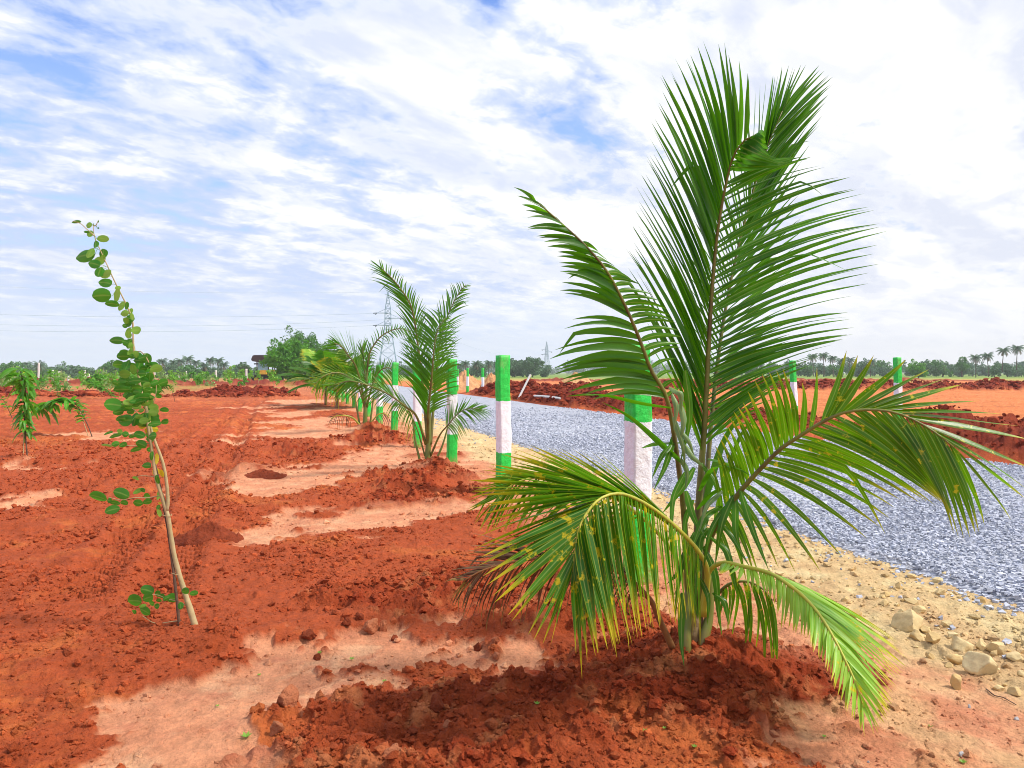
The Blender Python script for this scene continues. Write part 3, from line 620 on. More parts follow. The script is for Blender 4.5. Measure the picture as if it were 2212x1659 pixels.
#@@PALM
def big_palm():
    root = empty('coconut_palm', (PX, PY, gz(PX, PY)), label='big young coconut palm in the right foreground, on its red soil mound', cat='palm')
    z0 = gz(PX, PY)
    D = 3.5
    # sheath bases and short trunk
    tr = tube(resample([at(1499,1440,D), at(1500,1380,D), at(1502,1320,D+.02), at(1502,1230,D+.03)], 24), np.linspace(.052, .024, 24)*(1+.06*np.sin(np.arange(24)*1.9)), 12)
    mesh('trunk', tr[0], tr[1], M['sheath'], root, True)
    for P, r in (([(1482,1436,D-.07),(1480,1380,D-.06),(1485,1320,D-.03),(1492,1230,D)], .033), ([(1516,1440,D-.05),(1520,1385,D-.05),(1532,1330,D-.02),(1536,1240,D+.02)], .029), ([(1505,1436,D+.09),(1507,1360,D+.08),(1508,1260,D+.06)], .03)):
        Q = resample([at(*p) for p in P], 20); g = tube(Q, np.linspace(r, r*.45, 20), 10, flat=.7); mesh('leaf_sheath', g[0], g[1], M['petiole'], root, True)
    # 1: tall upright frond
    frond(root, [(1500,1330,D+.02),(1508,1120,D+.05),(1516,1000,D+.06),(1522,911,D+.06),(1530,760,D+.04),(1536,655,D+.02),(1546,535,D-.02),(1557,457,D-.06),(1570,389,D-.10),(1585,336,D-.15),(1606,305,D-.19),(1634,291,D-.24)],
      [(.33,1400,720),(.38,1372,610),(.43,1358,553),(.48,1366,505),(.53,1376,467),(.59,1380,400),(.645,1394,345),(.71,1402,289),(.77,1420,220),(.82,1437,172),(.86,1460,143),(.90,1494,112),(.925,1536,82),(.942,1559,96),(.955,1585,122),(.97,1612,150),(.985,1644,195)],
      [(.34,1690,830),(.40,1750,780),(.49,1834,731),(.545,1830,672),(.585,1878,592),(.615,1897,569),(.64,1896,517),(.69,1900,480),(.725,1880,440),(.755,1862,410),(.80,1812,378),(.83,1784,364),(.86,1758,342),(.90,1722,337),(.93,1697,355),(.96,1668,335),(1.0,1650,300)],
      n=(60, 55), w=.0158, k_drop=.03, r0=.023, r1=.004, dl=-.14, dr=-.10, roll=(.70, -.85), lean=.06, up=.05, jit=.02, label='tallest upright frond with a thick brown-green midrib')
    # 2: upright frond behind it
    frond(root, [(1506,1300,D+.08),(1525,1050,D+.20),(1548,800,D+.32),(1580,600,D+.42),(1622,430,D+.48),(1660,310,D+.50),(1690,240,D+.50)],
      [(.35,1450,800),(.5,1480,620),(.65,1500,420),(.74,1560,300),(.80,1632,200),(.86,1672,158),(.92,1700,143),(1.0,1745,140)],
      [(.30,1660,900),(.40,1700,780),(.5,1720,640),(.62,1730,470),(.70,1742,300),(.78,1760,270),(.84,1786,220),(.90,1794,190),(.95,1794,162),(1.0,1768,142)],
      n=(54, 60), w=.0155, r0=.017, r1=.003, roll=(.7, -.7), lean=.06, up=.02, label='second upright frond fanning out behind the tallest one')
    # 3: left frond leaning to the upper left
    frond(root, [(1490,1330,D),(1478,1120,D-.05),(1462,980,D-.10),(1440,860,D-.16),(1408,803,D-.20),(1384,739,D-.24),(1359,679,D-.27),(1336,631,D-.30),(1307,580,D-.33),(1260,526,D-.36),(1213,483,D-.38),(1160,436,D-.4)],
      [(.50,1278,864),(.56,1206,812),(.60,1196,792),(.645,1186,742),(.67,1235,700),(.70,1212,622),(.74,1220,592),(.78,1212,574),(.82,1200,548),(.86,1170,520),(.90,1140,500),(.94,1136,455),(.97,1115,424),(1.0,1107,390)],
      [(.50,1470,840),(.55,1455,800),(.60,1470,750),(.64,1475,730),(.68,1460,700),(.71,1450,684),(.74,1424,650),(.77,1398,622),(.80,1366,602),(.84,1330,575),(.88,1292,545)],
      n=(34, 30), w=.021, r0=.018, r1=.003, dl=-.08, dr=.06, roll=(.2, -.1), lean=.04, up=.13, ex=(0, 2), label='frond leaning to the upper left with dark short right leaflets')
    # 4: right arching frond
    frond(root, [(1512,1330,D),(1530,1177,D-.05),(1584,1082,D-.14),(1635,1021,D-.22),(1686,970,D-.30),(1729,941,D-.36),(1776,912,D-.42),(1820,892,D-.46),(1871,885,D-.50),(1929,890,D-.55),(1976,908,D-.58),(2020,934,D-.62),(2060,966,D-.66)],
      [(.26,1552,1050),(.30,1540,1010),(.33,1548,985),(.36,1545,962),(.385,1556,948),(.41,1563,932),(.43,1570,922),(.45,1577,902),(.47,1584,888),(.49,1594,878),(.51,1604,868),(.53,1613,845),(.55,1632,822),(.565,1646,808),(.58,1662,803),(.597,1676,798),(.613,1690,796),(.63,1734,826),(.655,1766,794),(.69,1829,758),(.706,1852,767),(.722,1885,770),(.742,1960,779),(.765,2008,799),(.785,2045,817),(.804,2077,832),(.825,2117,863),(.848,2159,894),(.866,2195,919),(.886,2222,950),(.925,2228,1012),(.95,2222,1055),(.965,2214,1080),(.985,2184,1122)],
      [(.22,1556,1290),(.27,1590,1275),(.32,1626,1250),(.36,1657,1235),(.385,1689,1224),(.41,1744,1245),(.44,1811,1220),(.457,1854,1177),(.475,1889,1153),(.51,1923,1117),(.545,1945,1080),(.59,1990,1086),(.645,2041,1088),(.76,2046,1092),(.83,2052,1108),(.875,2066,1160),(.91,2088,1163),(.95,2110,1156),(.98,2122,1148),(1.0,2132,1130)],
      n=(46, 37), w=(.0205, .0150), mat='leafspot', r0=.019, r1=.003, dl=-.03, dr=-.10, roll=(.02, -.35), lean=.10, up=.03, jit=.006, ex=(1, 0), fold=.25, label='frond arching to the right with yellow spotted tips')
    # 5: yellowing frond drooping to the front left
    frond(root, [(1520,1330,D-.06),(1528,1240,D-.12),(1507,1190,D-.2),(1458,1137,D-.34),(1405,1095,D-.46),(1356,1070,D-.55),(1324,1067,D-.6),(1297,1077,D-.64),(1275,1098,D-.67),(1255,1131,D-.70),(1245,1170,D-.72),(1240,1209,D-.73),(1237,1240,D-.73)],
      [(.30,1290,975),(.38,1190,965),(.44,1124,964),(.50,1085,985),(.55,1046,1015),(.60,1018,1040),(.64,1013,1062),(.68,1040,1085),(.72,1040,1122),(.76,1026,1172),(.80,1036,1200),(.84,1040,1230),(.88,1062,1294),(.91,1095,1325),(.94,1139,1373),(.97,1175,1391),(1.0,1205,1404)],
      [(.16,1560,1370),(.22,1540,1400),(.28,1500,1380),(.36,1500,1330),(.42,1478,1340),(.50,1458,1347),(.56,1432,1345),(.62,1416,1362),(.68,1395,1365),(.74,1376,1378),(.80,1343,1388),(.86,1325,1402),(.92,1285,1410),(1.0,1242,1414)],
      n=(46, 56), w=.0165, mat='leafold', rmat='rachisy', r0=.016, r1=.003, dl=-.10, dr=-.16, roll=(.25, -.3), lean=.05, up=.05, jit=.013, fold=.35, label='yellow blotched frond drooping to the front left')
    # 6: partly hidden frond behind number 5
    frond(root, [(1492,1330,D+.05),(1470,1220,D+.1),(1400,1130,D+.1),(1300,1060,D+.05),(1200,1030,D),(1120,1040,D-.05),(1075,1075,D-.08)],
      [(.45,1180,985),(.6,1110,1000),(.75,1040,1035),(.9,1012,1080),(1.0,1010,1110)],
      [(.4,1300,1190),(.55,1200,1160),(.7,1130,1150),(.85,1080,1150),(.93,1050,1160),(1.0,1020,1130)], n=(26, 28), w=.014, mat='leafspot', rmat='rachisy', r0=.013, roll=(.3, -.3), up=.05, label='dark frond mostly hidden behind the yellowing one')
    # 7: dry brown frond
    frond(root, [(1452,1398,D-.1),(1425,1340,D-.15),(1400,1290,D-.2),(1330,1232,D-.28),(1216,1206,D-.36),(1150,1208,D-.40),(1085,1219,D-.44),(1036,1235,D-.47),(1000,1256,D-.49)],
      [(.28,1300,1180),(.4,1210,1165),(.5,1140,1160),(.6,1060,1172),(.7,1020,1180),(.8,1000,1200),(.9,975,1235),(1.0,958,1268)],
      [(.28,1370,1340),(.4,1300,1345),(.5,1250,1335),(.6,1190,1335),(.7,1120,1345),(.8,1060,1345),(.9,1000,1335),(1.0,962,1300)], n=(38, 44), w=.0115, mat='leafdead', rmat='rachisd', r0=.016, r1=.003, roll=(.4, -.4), up=.12, jit=.06, wob=.05, label='dead brown frond hanging low on the left')
    # 8: lime green frond reaching down to the lower right
    frond(root, [(1515,1330,D-.04),(1530,1240,D-.1),(1560,1216,D-.16),(1598,1222,D-.22),(1660,1237,D-.32),(1705,1264,D-.40),(1736,1289,D-.47),(1764,1320,D-.54),(1788,1355,D-.60),(1816,1406,D-.67),(1847,1472,D-.74),(1866,1528,D-.79)],
      [(.28,1800,1300),(.38,1925,1372),(.46,1941,1393),(.54,1955,1431),(.62,1948,1455),(.70,1941,1479),(.78,1925,1515),(.86,1924,1542),(.94,1905,1568),(1.0,1885,1597)],
      [(.26,1550,1240),(.33,1563,1240),(.39,1634,1284),(.44,1660,1292),(.48,1678,1312),(.52,1681,1342),(.56,1705,1365),(.60,1726,1372),(.64,1743,1380),(.68,1757,1408),(.73,1774,1428),(.78,1790,1455),(.84,1802,1490),(.90,1828,1535),(1.0,1872,1596)],
      n=(42, 44), w=.0155, mat='leaflime', rmat='rachisy', r0=.014, r1=.003, dl=-.1, dr=-.12, roll=(.3, -.2), lean=.07, up=.06, jit=.012, label='lime green frond reaching to the lower right')
    # 9: small dark drooping frond right of the stem
    frond(root, [(1518,1330,D+.04),(1545,1290,D+.05),(1575,1262,D+.02),(1612,1256,D-.02),(1645,1270,D-.06),(1668,1296,D-.08)],
      [(.4,1560,1320),(.6,1593,1406),(.8,1640,1440),(1.0,1700,1432)], [(.35,1545,1360),(.5,1575,1380),(.65,1626,1455),(.8,1652,1462),(1.0,1691,1450)], n=(7, 8), w=.0145, mat='leafspot', r0=.012, roll=(.3, -.3), up=.14, jit=.05, label='small dark drooping frond right of the stem')
    # loose leaflets round the stem
    strand([[(1470,955,3.4),(1420,957,3.38),(1385,968,3.36)],[(1450,880,3.3),(1380,868,3.25),(1300,852,3.2),(1222,856,3.2)],[(1475,1000,3.4),(1430,960,3.35),(1360,900,3.3),(1300,868,3.25)],
      [(1460,930,3.4),(1440,1000,3.35),(1412,1060,3.3)],[(1450,960,3.35),(1430,985,3.3),(1408,1035,3.3)],[(1500,1010,3.45),(1470,1060,3.4),(1430,1110,3.4)],[(1480,800,3.3),(1490,900,3.3),(1470,1000,3.3)],
      [(1510,1060,3.5),(1540,1010,3.4),(1590,1010,3.3),(1625,1030,3.25)],[(1530,1120,3.45),(1500,1180,3.35),(1490,1260,3.3)],[(1560,1090,3.4),(1520,1120,3.3),(1490,1200,3.25)],
      [(1585,1070,3.35),(1560,1130,3.3),(1545,1220,3.3)],[(1590,1075,3.35),(1590,1150,3.3),(1605,1210,3.3)],[(1575,1085,3.35),(1535,1150,3.3),(1520,1230,3.3)],[(1530,990,3.5),(1570,1000,3.4),(1600,1030,3.35)],
      [(1600,1060,3.3),(1625,1140,3.25),(1660,1230,3.2)],[(1560,1050,3.5),(1600,940,3.5),(1640,900,3.5)],[(1520,1090,3.5),(1560,960,3.6),(1600,900,3.6),(1650,880,3.6)],[(1474,1280,3.3),(1472,1380,3.25),(1478,1440,3.2)],
      [(1500,1150,3.42),(1475,1210,3.35),(1462,1290,3.3),(1458,1350,3.28)],[(1520,1180,3.45),(1545,1240,3.4),(1552,1320,3.38),(1560,1375,3.36)],[(1535,1160,3.4),(1570,1190,3.35),(1588,1260,3.3),(1596,1300,3.3)],[(1510,1200,3.4),(1500,1270,3.3),(1508,1340,3.28)],
      [(1498,1080,3.45),(1480,1130,3.4),(1484,1200,3.35)],[(1545,1120,3.4),(1575,1150,3.3),(1620,1225,3.25)],[(1482,1060,3.4),(1500,1120,3.35),(1530,1170,3.3)],[(1515,1000,3.5),(1548,1050,3.45),(1560,1120,3.4)],[(1508,1240,3.4),(1530,1290,3.3),(1528,1350,3.28)],[(1505,1100,3.5),(1545,1060,3.45),(1600,1050,3.4),(1640,1075,3.4)],
      [(1490,1180,3.4),(1470,1230,3.35),(1440,1262,3.3)],[(1480,1020,3.4),(1455,1075,3.35),(1450,1140,3.3),(1440,1180,3.3)],[(1530,1140,3.42),(1512,1170,3.36),(1516,1250,3.3)],[(1540,1280,3.4),(1565,1300,3.36),(1574,1350,3.34)]],
      .0155, root, 'loose_leaflets', 'leaf', label='loose green leaflets hanging round the stem')
    strand([[(1634,291,3.26),(1645,290,3.2),(1652,296,3.16)],[(1628,294,3.27),(1642,300,3.2),(1655,308,3.14)],[(1620,298,3.28),(1640,308,3.2),(1660,322,3.14)],[(1612,303,3.3),(1636,316,3.2),(1664,338,3.14)],[(1605,308,3.31),(1632,322,3.2),(1672,346,3.14)],[(1598,316,3.32),(1630,330,3.2),(1684,352,3.14)],[(1592,326,3.33),(1628,338,3.22),(1692,356,3.16)],[(1586,336,3.35),(1624,346,3.24),(1704,352,3.2)],[(1581,350,3.36),(1622,352,3.26),(1716,340,3.24)],[(1577,362,3.37),(1620,360,3.28),(1690,358,3.22)]],
      .018, root, 'folded_leaflets', 'leaf', label='leaflets folded over at the tip of the tallest frond', wdir=(.1, .2, 1), fold=.3)
    strand([[(1452,850,3.28),(1462,880,3.25),(1455,930,3.26)],[(1470,870,3.3),(1478,910,3.27),(1468,960,3.28)],[(1462,920,3.3),(1486,950,3.27),(1500,985,3.28)],[(1455,900,3.3),(1475,960,3.27),(1480,1010,3.3)],[(1480,960,3.3),(1500,990,3.27),(1520,1010,3.28)],[(1446,835,3.25),(1470,850,3.22),(1472,890,3.24)],[(1470,990,3.3),(1485,1020,3.3),(1480,1060,3.3)],[(1560,1060,3.3),(1530,1090,3.25),(1510,1150,3.25)]],
      .017, root, 'crumpled_leaflets', 'leafpale', label='pale crumpled leaflets along the left petiole', fold=.7)
big_palm()
#@@SMALLPALMS
def palm_two():
    d = 10.9; px, py = gd(922, 1012); root = empty('coconut_palm', (px, d, gz(px, d)), label='second young coconut palm with one frond hooking to the upper left', cat='palm')
    for a, b, r in (((922,1022),(928,880),.05),((912,1015),(890,900),.02),((932,1012),(968,920),.02)):
        g = tube(resample([at(*a, d), at((a[0]+b[0])/2+(b[0]-a[0])*.12, (a[1]+b[1])/2, d), at(*b, d)], 14), np.linspace(r, r*.5, 14), 8); mesh('leaf_sheath', g[0], g[1], M['petiole'], root, True)
    kw = dict(w=.021, jit=.05, seg=7, lean=.12, k_drop=.06)
    frond(root, [(925,960,d),(912,820,d+.1),(902,740,d+.1),(893,680,d),(880,645,d-.1),(850,605,d-.2),(822,578,d-.25)],
      [(.3,860,760),(.5,866,690),(.65,845,640),(.8,805,600),(.9,796,580),(1,800,560)], [(.3,945,760),(.5,935,700),(.65,915,650),(.8,885,610),(.9,862,582),(1,815,558)], n=(46,46), r0=.03, r1=.006, roll=(.6,-.6), label='frond hooking to the upper left', **kw)
    frond(root, [(930,960,d),(940,840,d+.2),(950,740,d+.3),(968,680,d+.3),(990,635,d+.25),(1006,615,d+.2)],
      [(.3,915,780),(.5,930,690),(.7,950,640),(.9,975,612),(1,1000,606)], [(.3,985,800),(.5,990,730),(.7,1005,680),(.85,1015,640),(1,1018,612)], n=(40,44), r0=.025, r1=.005, roll=(.5,-.5), label='frond rising to the upper right', **kw)
    frond(root, [(924,960,d),(925,890,d-.25),(929,850,d-.35),(934,800,d-.45),(937,760,d-.5),(945,715,d-.5),(962,686,d-.45)],
      [(.2,885,850),(.35,868,800),(.5,860,760),(.65,860,735),(.8,884,700),(.9,905,665),(1,945,668)], [(.2,965,880),(.35,990,850),(.5,1000,795),(.65,992,765),(.8,990,730),(.9,985,700),(1,975,675)], n=(44,44), r0=.026, r1=.005, roll=(.2,-.2), label='dark frond facing the camera', **dict(kw, w=.026))
    frond(root, [(920,960,d),(900,900,d-.2),(876,878,d-.4),(838,851,d-.6),(800,834,d-.8),(757,823,d-.9),(720,832,d-1.0)],
      [(.3,868,850),(.45,830,815),(.6,790,800),(.75,740,800),(.9,700,815),(1,682,840)], [(.3,880,940),(.45,845,905),(.6,800,880),(.75,755,870),(.9,712,862),(1,684,850)], n=(48,48), r0=.022, r1=.005, roll=(.2,-.2), label='long frond sweeping low to the left', **kw)
    frond(root, [(930,985,d),(950,940,d-.1),(968,918,d-.2),(990,893,d-.3),(1014,882,d-.35),(1040,884,d-.4)],
      [(.45,960,870),(.6,985,862),(.75,1020,858),(.9,1050,868),(1,1064,880)], [(.45,985,965),(.6,1005,945),(.75,1030,920),(.9,1058,905),(1,1066,892)], n=(18,20), r0=.018, r1=.004, roll=(.4,-.4), label='short frond reaching low to the right', **kw)
    frond(root, [(918,985,d),(902,930,d),(885,890,d),(870,870,d-.1),(855,880,d-.15)], [(.4,880,880),(.7,850,870),(1,832,900)], [(.4,890,960),(.7,868,950),(1,845,920)], n=(10,10), r0=.014, r1=.004, mat='leafold', label='small yellowing frond on the left', w=.013, jit=.05, seg=7)
palm_two()
def palm_three():
    d = 18.4; px, py = gd(788, 930); root = empty('coconut_palm', (px, d, gz(px, d)), label='third young coconut palm, its fronds bowing left, withered leaves at its foot', cat='palm')
    for a, b, r in (((788,940),(790,850),.07),((780,935),(765,850),.03),((797,935),(808,850),.03)):
        g = tube(resample([at(*a, d), at((a[0]+b[0])/2, (a[1]+b[1])/2, d), at(*b, d)], 12), np.linspace(r, r*.5, 12), 8); mesh('leaf_sheath', g[0], g[1], M['petiole'], root, True)
    kw = dict(w=.033, jit=.04, seg=6)
    frond(root, [(790,880,d),(792,820,d),(797,770,d),(808,745,d),(825,725,d),(850,712,d),(872,711,d-.1),(890,720,d-.1)],
      [(.3,775,780),(.5,790,735),(.65,812,708),(.8,850,698),(.9,876,703),(1,893,712)], [(.3,812,800),(.5,815,770),(.65,835,745),(.8,862,730),(.9,880,732),(1,893,726)], n=(26,26), r0=.035, r1=.01, roll=(.5,-.5), label='frond hooking up and to the right', **kw)
    frond(root, [(788,880,d),(780,830,d-.2),(768,790,d-.4),(750,765,d-.6),(738,748,d-.7),(722,741,d-.8)],
      [(.25,770,735),(.4,765,722),(.6,740,712),(.75,716,712),(.9,702,728),(1,700,742)], [(.25,740,840),(.45,712,800),(.6,695,780),(.75,690,765),(.9,690,755),(1,695,748)], n=(30,30), r0=.035, r1=.01, roll=(.4,-.4), label='frond fanning to the upper left', **kw)
    frond(root, [(788,880,d),(775,838,d-.3),(755,815,d-.6),(728,805,d-.8),(700,812,d-1),(680,830,d-1.1)],
      [(.3,745,785),(.5,715,780),(.7,690,790),(.85,672,805),(1,664,828)], [(.3,770,880),(.5,735,880),(.7,705,875),(.85,685,868),(1,670,850)], n=(28,30), r0=.03, r1=.01, mat='leafold', roll=(.3,-.3), label='yellow tipped frond bowing to the left', **kw)
    frond(root, [(792,880,d),(805,830,d-.2),(822,800,d-.3),(842,795,d-.4),(862,808,d-.5)], [(.3,800,800),(.6,820,772),(.8,850,775),(1,874,800)], [(.3,832,850),(.6,850,850),(.8,868,838),(1,876,815)], n=(20,20), r0=.03, r1=.01, roll=(.4,-.4), **kw)
    frond(root, [(790,885,d),(790,830,d+.2),(786,780,d+.3),(782,745,d+.3)], [(.3,762,800),(.6,762,755),(1,778,722)], [(.3,812,800),(.6,808,755),(1,790,722)], n=(16,16), r0=.03, r1=.01, **kw)
    frond(root, [(782,925,d-.1),(765,905,d-.2),(748,898,d-.3),(728,898,d-.4),(715,905,d-.45)], [(.4,740,890),(.7,715,893),(1,700,902)], [(.4,755,935),(.7,735,930),(1,705,918)], n=(14,14), mat='leafdead', rmat='rachisy', r0=.03, r1=.01, roll=(.4,-.4), label='withered frond on the left of the foot', w=.018, jit=.08, seg=6)
    frond(root, [(795,925,d-.1),(808,905,d-.2),(820,894,d-.2),(832,894,d-.25),(840,902,d-.3)], [(.4,820,885),(1,848,900)], [(.4,825,925),(.7,838,930),(1,846,915)], n=(10,10), mat='leafdead', rmat='rachisy', r0=.025, r1=.01, label='withered frond on the right of the foot', w=.018, jit=.08, seg=6)
    frond(root, [(798,925,d-.2),(803,918,d-.4),(808,925,d-.5),(806,945,d-.6)], [(.4,800,930),(1,795,955)], [(.4,815,935),(1,812,955)], n=(8,8), mat='leafdead', rmat='rachisd', r0=.02, r1=.01, label='bundle of dry leaves at the foot', w=.022, jit=.06, seg=6)
palm_three()
def palm_four(name_lab, bx, by, d, sc, seed, mats=('leafold',)):
    random.seed(seed); px = (bx-CX)/F*d; root = empty('coconut_palm', (px, d, gz(px, d)), label=name_lab, cat='palm')
    b = np.array([px, d, gz(px, d)]); g = tube(resample([b-[0,0,.1], b+[0,0,.4*sc], b+[.02,0,.9*sc]], 8), np.linspace(.07, .05, 8), 8); mesh('trunk', g[0], g[1], M['sheath'], root, True)
    top = b+[.02, 0, .5*sc]
    for k in range(20):
        az = k*2.4+random.uniform(-.3, .3); el = random.uniform(.45, 1.45); L = sc*random.uniform(1.2, 1.75)
        P = []; p = top.copy(); e = el
        for s in range(9):
            P.append(p.copy()); p = p+np.array([math.cos(az)*math.cos(e), math.sin(az)*math.cos(e), math.sin(e)])*L/8; e -= 0.10+0.07*(1.4-el)
        P = np.array(P); PP = resample(P, 50); T = nrm(np.gradient(PP, axis=0)); parts = []
        for i in range(8, 50):
            for sgn in (-1, 1):
                sd_ = nrm(np.cross(T[i], [0, 0, 1.0]))*sgn; ll = sc*.62*math.sin(math.pi*(.15+.75*i/50))
                parts.append(leaflet(PP[i], PP[i]+nrm(sd_*.9+T[i]*.7+np.array([0, 0, -.25]))*ll*random.uniform(.85, 1.1), T[i], .026, .05, .05, .3*sgn, .4, 5))
        V, Fq, uv = cat(parts); fo = mesh('frond', V, Fq, M[random.choice(mats)], root, True, uv)
        g = tube(PP, np.linspace(.03, .008, 50), 6); V = g[0]-np.array(root.location); ro = mesh('rachis', V, g[1], M['rachisy'], None, True); ro.parent = fo
palm_four('lush young palm in front of the round tree, thin dark stem and yellow lower fronds', 704, 872, 33.0, 1.3, 5, ('leafold', 'leaf', 'leaf', 'leafspot', 'leaflime'))
palm_four('young palm half hidden between the lush palm and the third palm', 728, 880, 30.0, 1.25, 9, ('leafold', 'leaf', 'leaf'))
random.seed(21)
#@@SAPLING
M['rl'] = leaf_mat('round_leaf', (.012,.12,.010), (.045,.24,.014), trans=.3, c_t=(.22,.60,.05), rough=.4, rib=.35)
M['rll'] = leaf_mat('round_leaf_light', (.10,.28,.02), (.24,.44,.07), trans=.35, c_t=(.40,.75,.10), rough=.45, rib=.3)
M['rly'] = leaf_mat('round_leaf_yellow', (.66,.48,.02), (.72,.58,.04), trans=.35, c_t=(.8,.65,.03), rough=.5, rib=.2)
M['bark'] = plain('pale_bark', (.50,.38,.20), (.36,.28,.13), .8, 9, .4)
M['twig'] = plain('dark_stake', (.14,.075,.045), (.08,.045,.03), .85, 12, .5)
M['ll'] = leaf_mat('lance_leaf', (.02,.14,.008), (.08,.34,.015), yellow=.05, trans=.32, c_t=(.25,.65,.04), rough=.42, rib=.3)
OV = lambda n: np.sin(np.pi*np.linspace(0.04, .96, n))**.62
def hero_sapling():
    d = 4.1; bx, by = gd(422, 1376); root = empty('round_leaf_sapling', ((422-CX)/F*d, d, gz((422-CX)/F*d, d)), label='tall thin round-leaved sapling leaning left in the left foreground', cat='sapling')
    A = lambda zx, zy, dd=0: (108.4+zx*.3269, 921.7+zy*.3269, d+dd); B = lambda zx, zy, dd=0: (108.4+zx*.3269, 433.8+zy*.3269, d+dd)
    main = [A(972,1385),A(950,1290),(910),A(860,1000),A(820,850),A(795,700),A(780,600),A(760,530),A(735,450),A(700,340),A(665,110),B(640,1450),B(630,1350),B(600,1250),B(570,1080),B(550,950,.02),B(545,800,.03),B(510,700,.04),B(430,540,.05),B(370,410,.05),B(320,300,.06),B(290,220,.06),B(285,150,.06)]
    main = [p for p in main if isinstance(p, tuple)]
    MP = resample([at(*p) for p in main], 90); s = np.linspace(0, 1, 90)
    rad = np.interp(s, [0, .12, .4, .6, 1], [.020, .014, .0095, .006, .0018])*(1+.06*np.sin(s*120)); g = tube(MP, rad, 8); mesh('stem', g[0], g[1], M['bark'], root, True)
    Q = resample([at(*p) for p in (A(768,560),A(778,500),A(770,380),A(745,240),A(690,90),B(660,1480,.01),B(645,1400,.01),B(630,1340))], 30); g = tube(Q, np.linspace(.010, .006, 30), 8); mesh('branch', g[0], g[1], M['bark'], root, True)
    tw = [[A(930,1215),A(880,1170),A(830,1150),A(780,1140),A(700,1110),A(640,1120)],[A(745,450),A(650,470),A(560,470),A(470,485),A(380,465)],[A(700,330),A(600,325),A(560,338)],[B(660,1600),B(560,1620),B(430,1610),B(340,1616)],[B(640,1540),B(500,1545),B(380,1530)],[B(600,1430),B(540,1370),B(440,1330)],[B(290,230),B(240,185),B(200,150),B(150,135)],[B(285,160),B(300,165),B(318,130)],[A(935,1330),A(850,1285),A(700,1300),A(610,1250)],[B(555,1000),B(620,1010),B(700,1200),B(680,1350),B(640,1450)]]
    for P in tw:
        g = tube(resample([at(*p) for p in P], 14), np.linspace(.0032, .0016, 14), 5); mesh('twig', g[0], g[1], M['bark'], root, True)
    TW = np.vstack([MP]+[resample([at(*p) for p in P], 14) for P in tw]+[Q])
    L1 = [(175,138,28,10,'r'),(225,360,75,45,'r'),(255,160,20,20,'l'),(262,215,20,22,'l'),(350,250,36,22,'l'),(300,285,20,26,'r'),(265,340,26,38,'l'),(350,345,30,32,'r'),(345,385,18,34,'l'),(290,415,42,30,'r'),(325,395,32,24,'l'),(325,465,32,36,'r'),(365,480,48,30,'l'),(365,540,48,30,'r'),(340,625,54,46,'r'),(410,680,42,22,'r'),(440,620,22,44,'l'),(470,690,24,36,'l'),(505,690,14,26,'r'),(490,742,30,22,'l'),(540,762,12,26,'l'),(500,790,20,22,'l'),(520,810,16,22,'r'),(570,855,28,26,'l'),(515,865,20,34,'l'),(440,920,50,26,'r'),(522,940,20,34,'r'),(545,985,16,36,'l'),(490,1000,30,18,'r'),(565,1027,22,20,'r'),(447,1080,50,26,'r'),(640,1045,30,42,'r'),(512,1080,16,34,'r'),(590,1080,24,30,'r'),(545,1110,24,32,'l'),(490,1145,34,28,'l'),(630,1175,16,22,'r'),(668,1150,18,32,'l'),(560,1188,48,20,'r'),(440,1205,34,18,'r'),(600,1222,32,24,'l'),(470,1245,50,24,'r'),(700,1250,34,26,'r'),(640,1258,36,24,'r'),(545,1300,40,32,'r'),(590,1300,34,26,'r'),(415,1345,50,40,'r'),(462,1358,40,34,'r'),(500,1372,28,16,'r'),(660,1325,20,42,'l'),(682,1395,32,28,'l'),(500,1450,45,38,'r'),(560,1440,32,44,'r'),(607,1472,31,32,'y'),(682,1460,38,38,'r'),(690,1512,22,20,'y'),(650,1522,26,22,'y'),(385,1532,36,8,'r'),(460,1525,20,18,'l'),(430,1550,46,12,'r'),(495,1542,20,20,'r'),(545,1552,30,14,'r'),(590,1545,34,24,'r'),(660,1570,34,26,'r'),(370,1614,40,8,'l'),(430,1606,24,18,'r'),(485,1610,28,16,'r'),(600,1608,38,27,'r'),(570,1640,40,14,'r'),(240,205,16,8,'r'),(318,135,4,9,'r'),(318,180,8,5,'r'),(283,155,4,7,'r'),
      (615,1110,24,20,'r'),(655,1085,22,22,'r'),(520,1230,34,18,'r'),(690,1200,26,20,'r'),(620,1340,26,20,'l'),(640,1290,26,22,'r'),(575,1262,26,18,'r'),(530,1190,24,16,'l'),(715,1290,22,16,'r'),(480,1190,22,14,'r'),(590,1130,22,22,'r'),(560,1350,24,14,'r'),(505,1280,30,20,'r'),(640,1215,24,18,'l'),(700,1225,24,18,'r'),(600,1385,22,14,'l'),(655,1545,22,18,'r')]
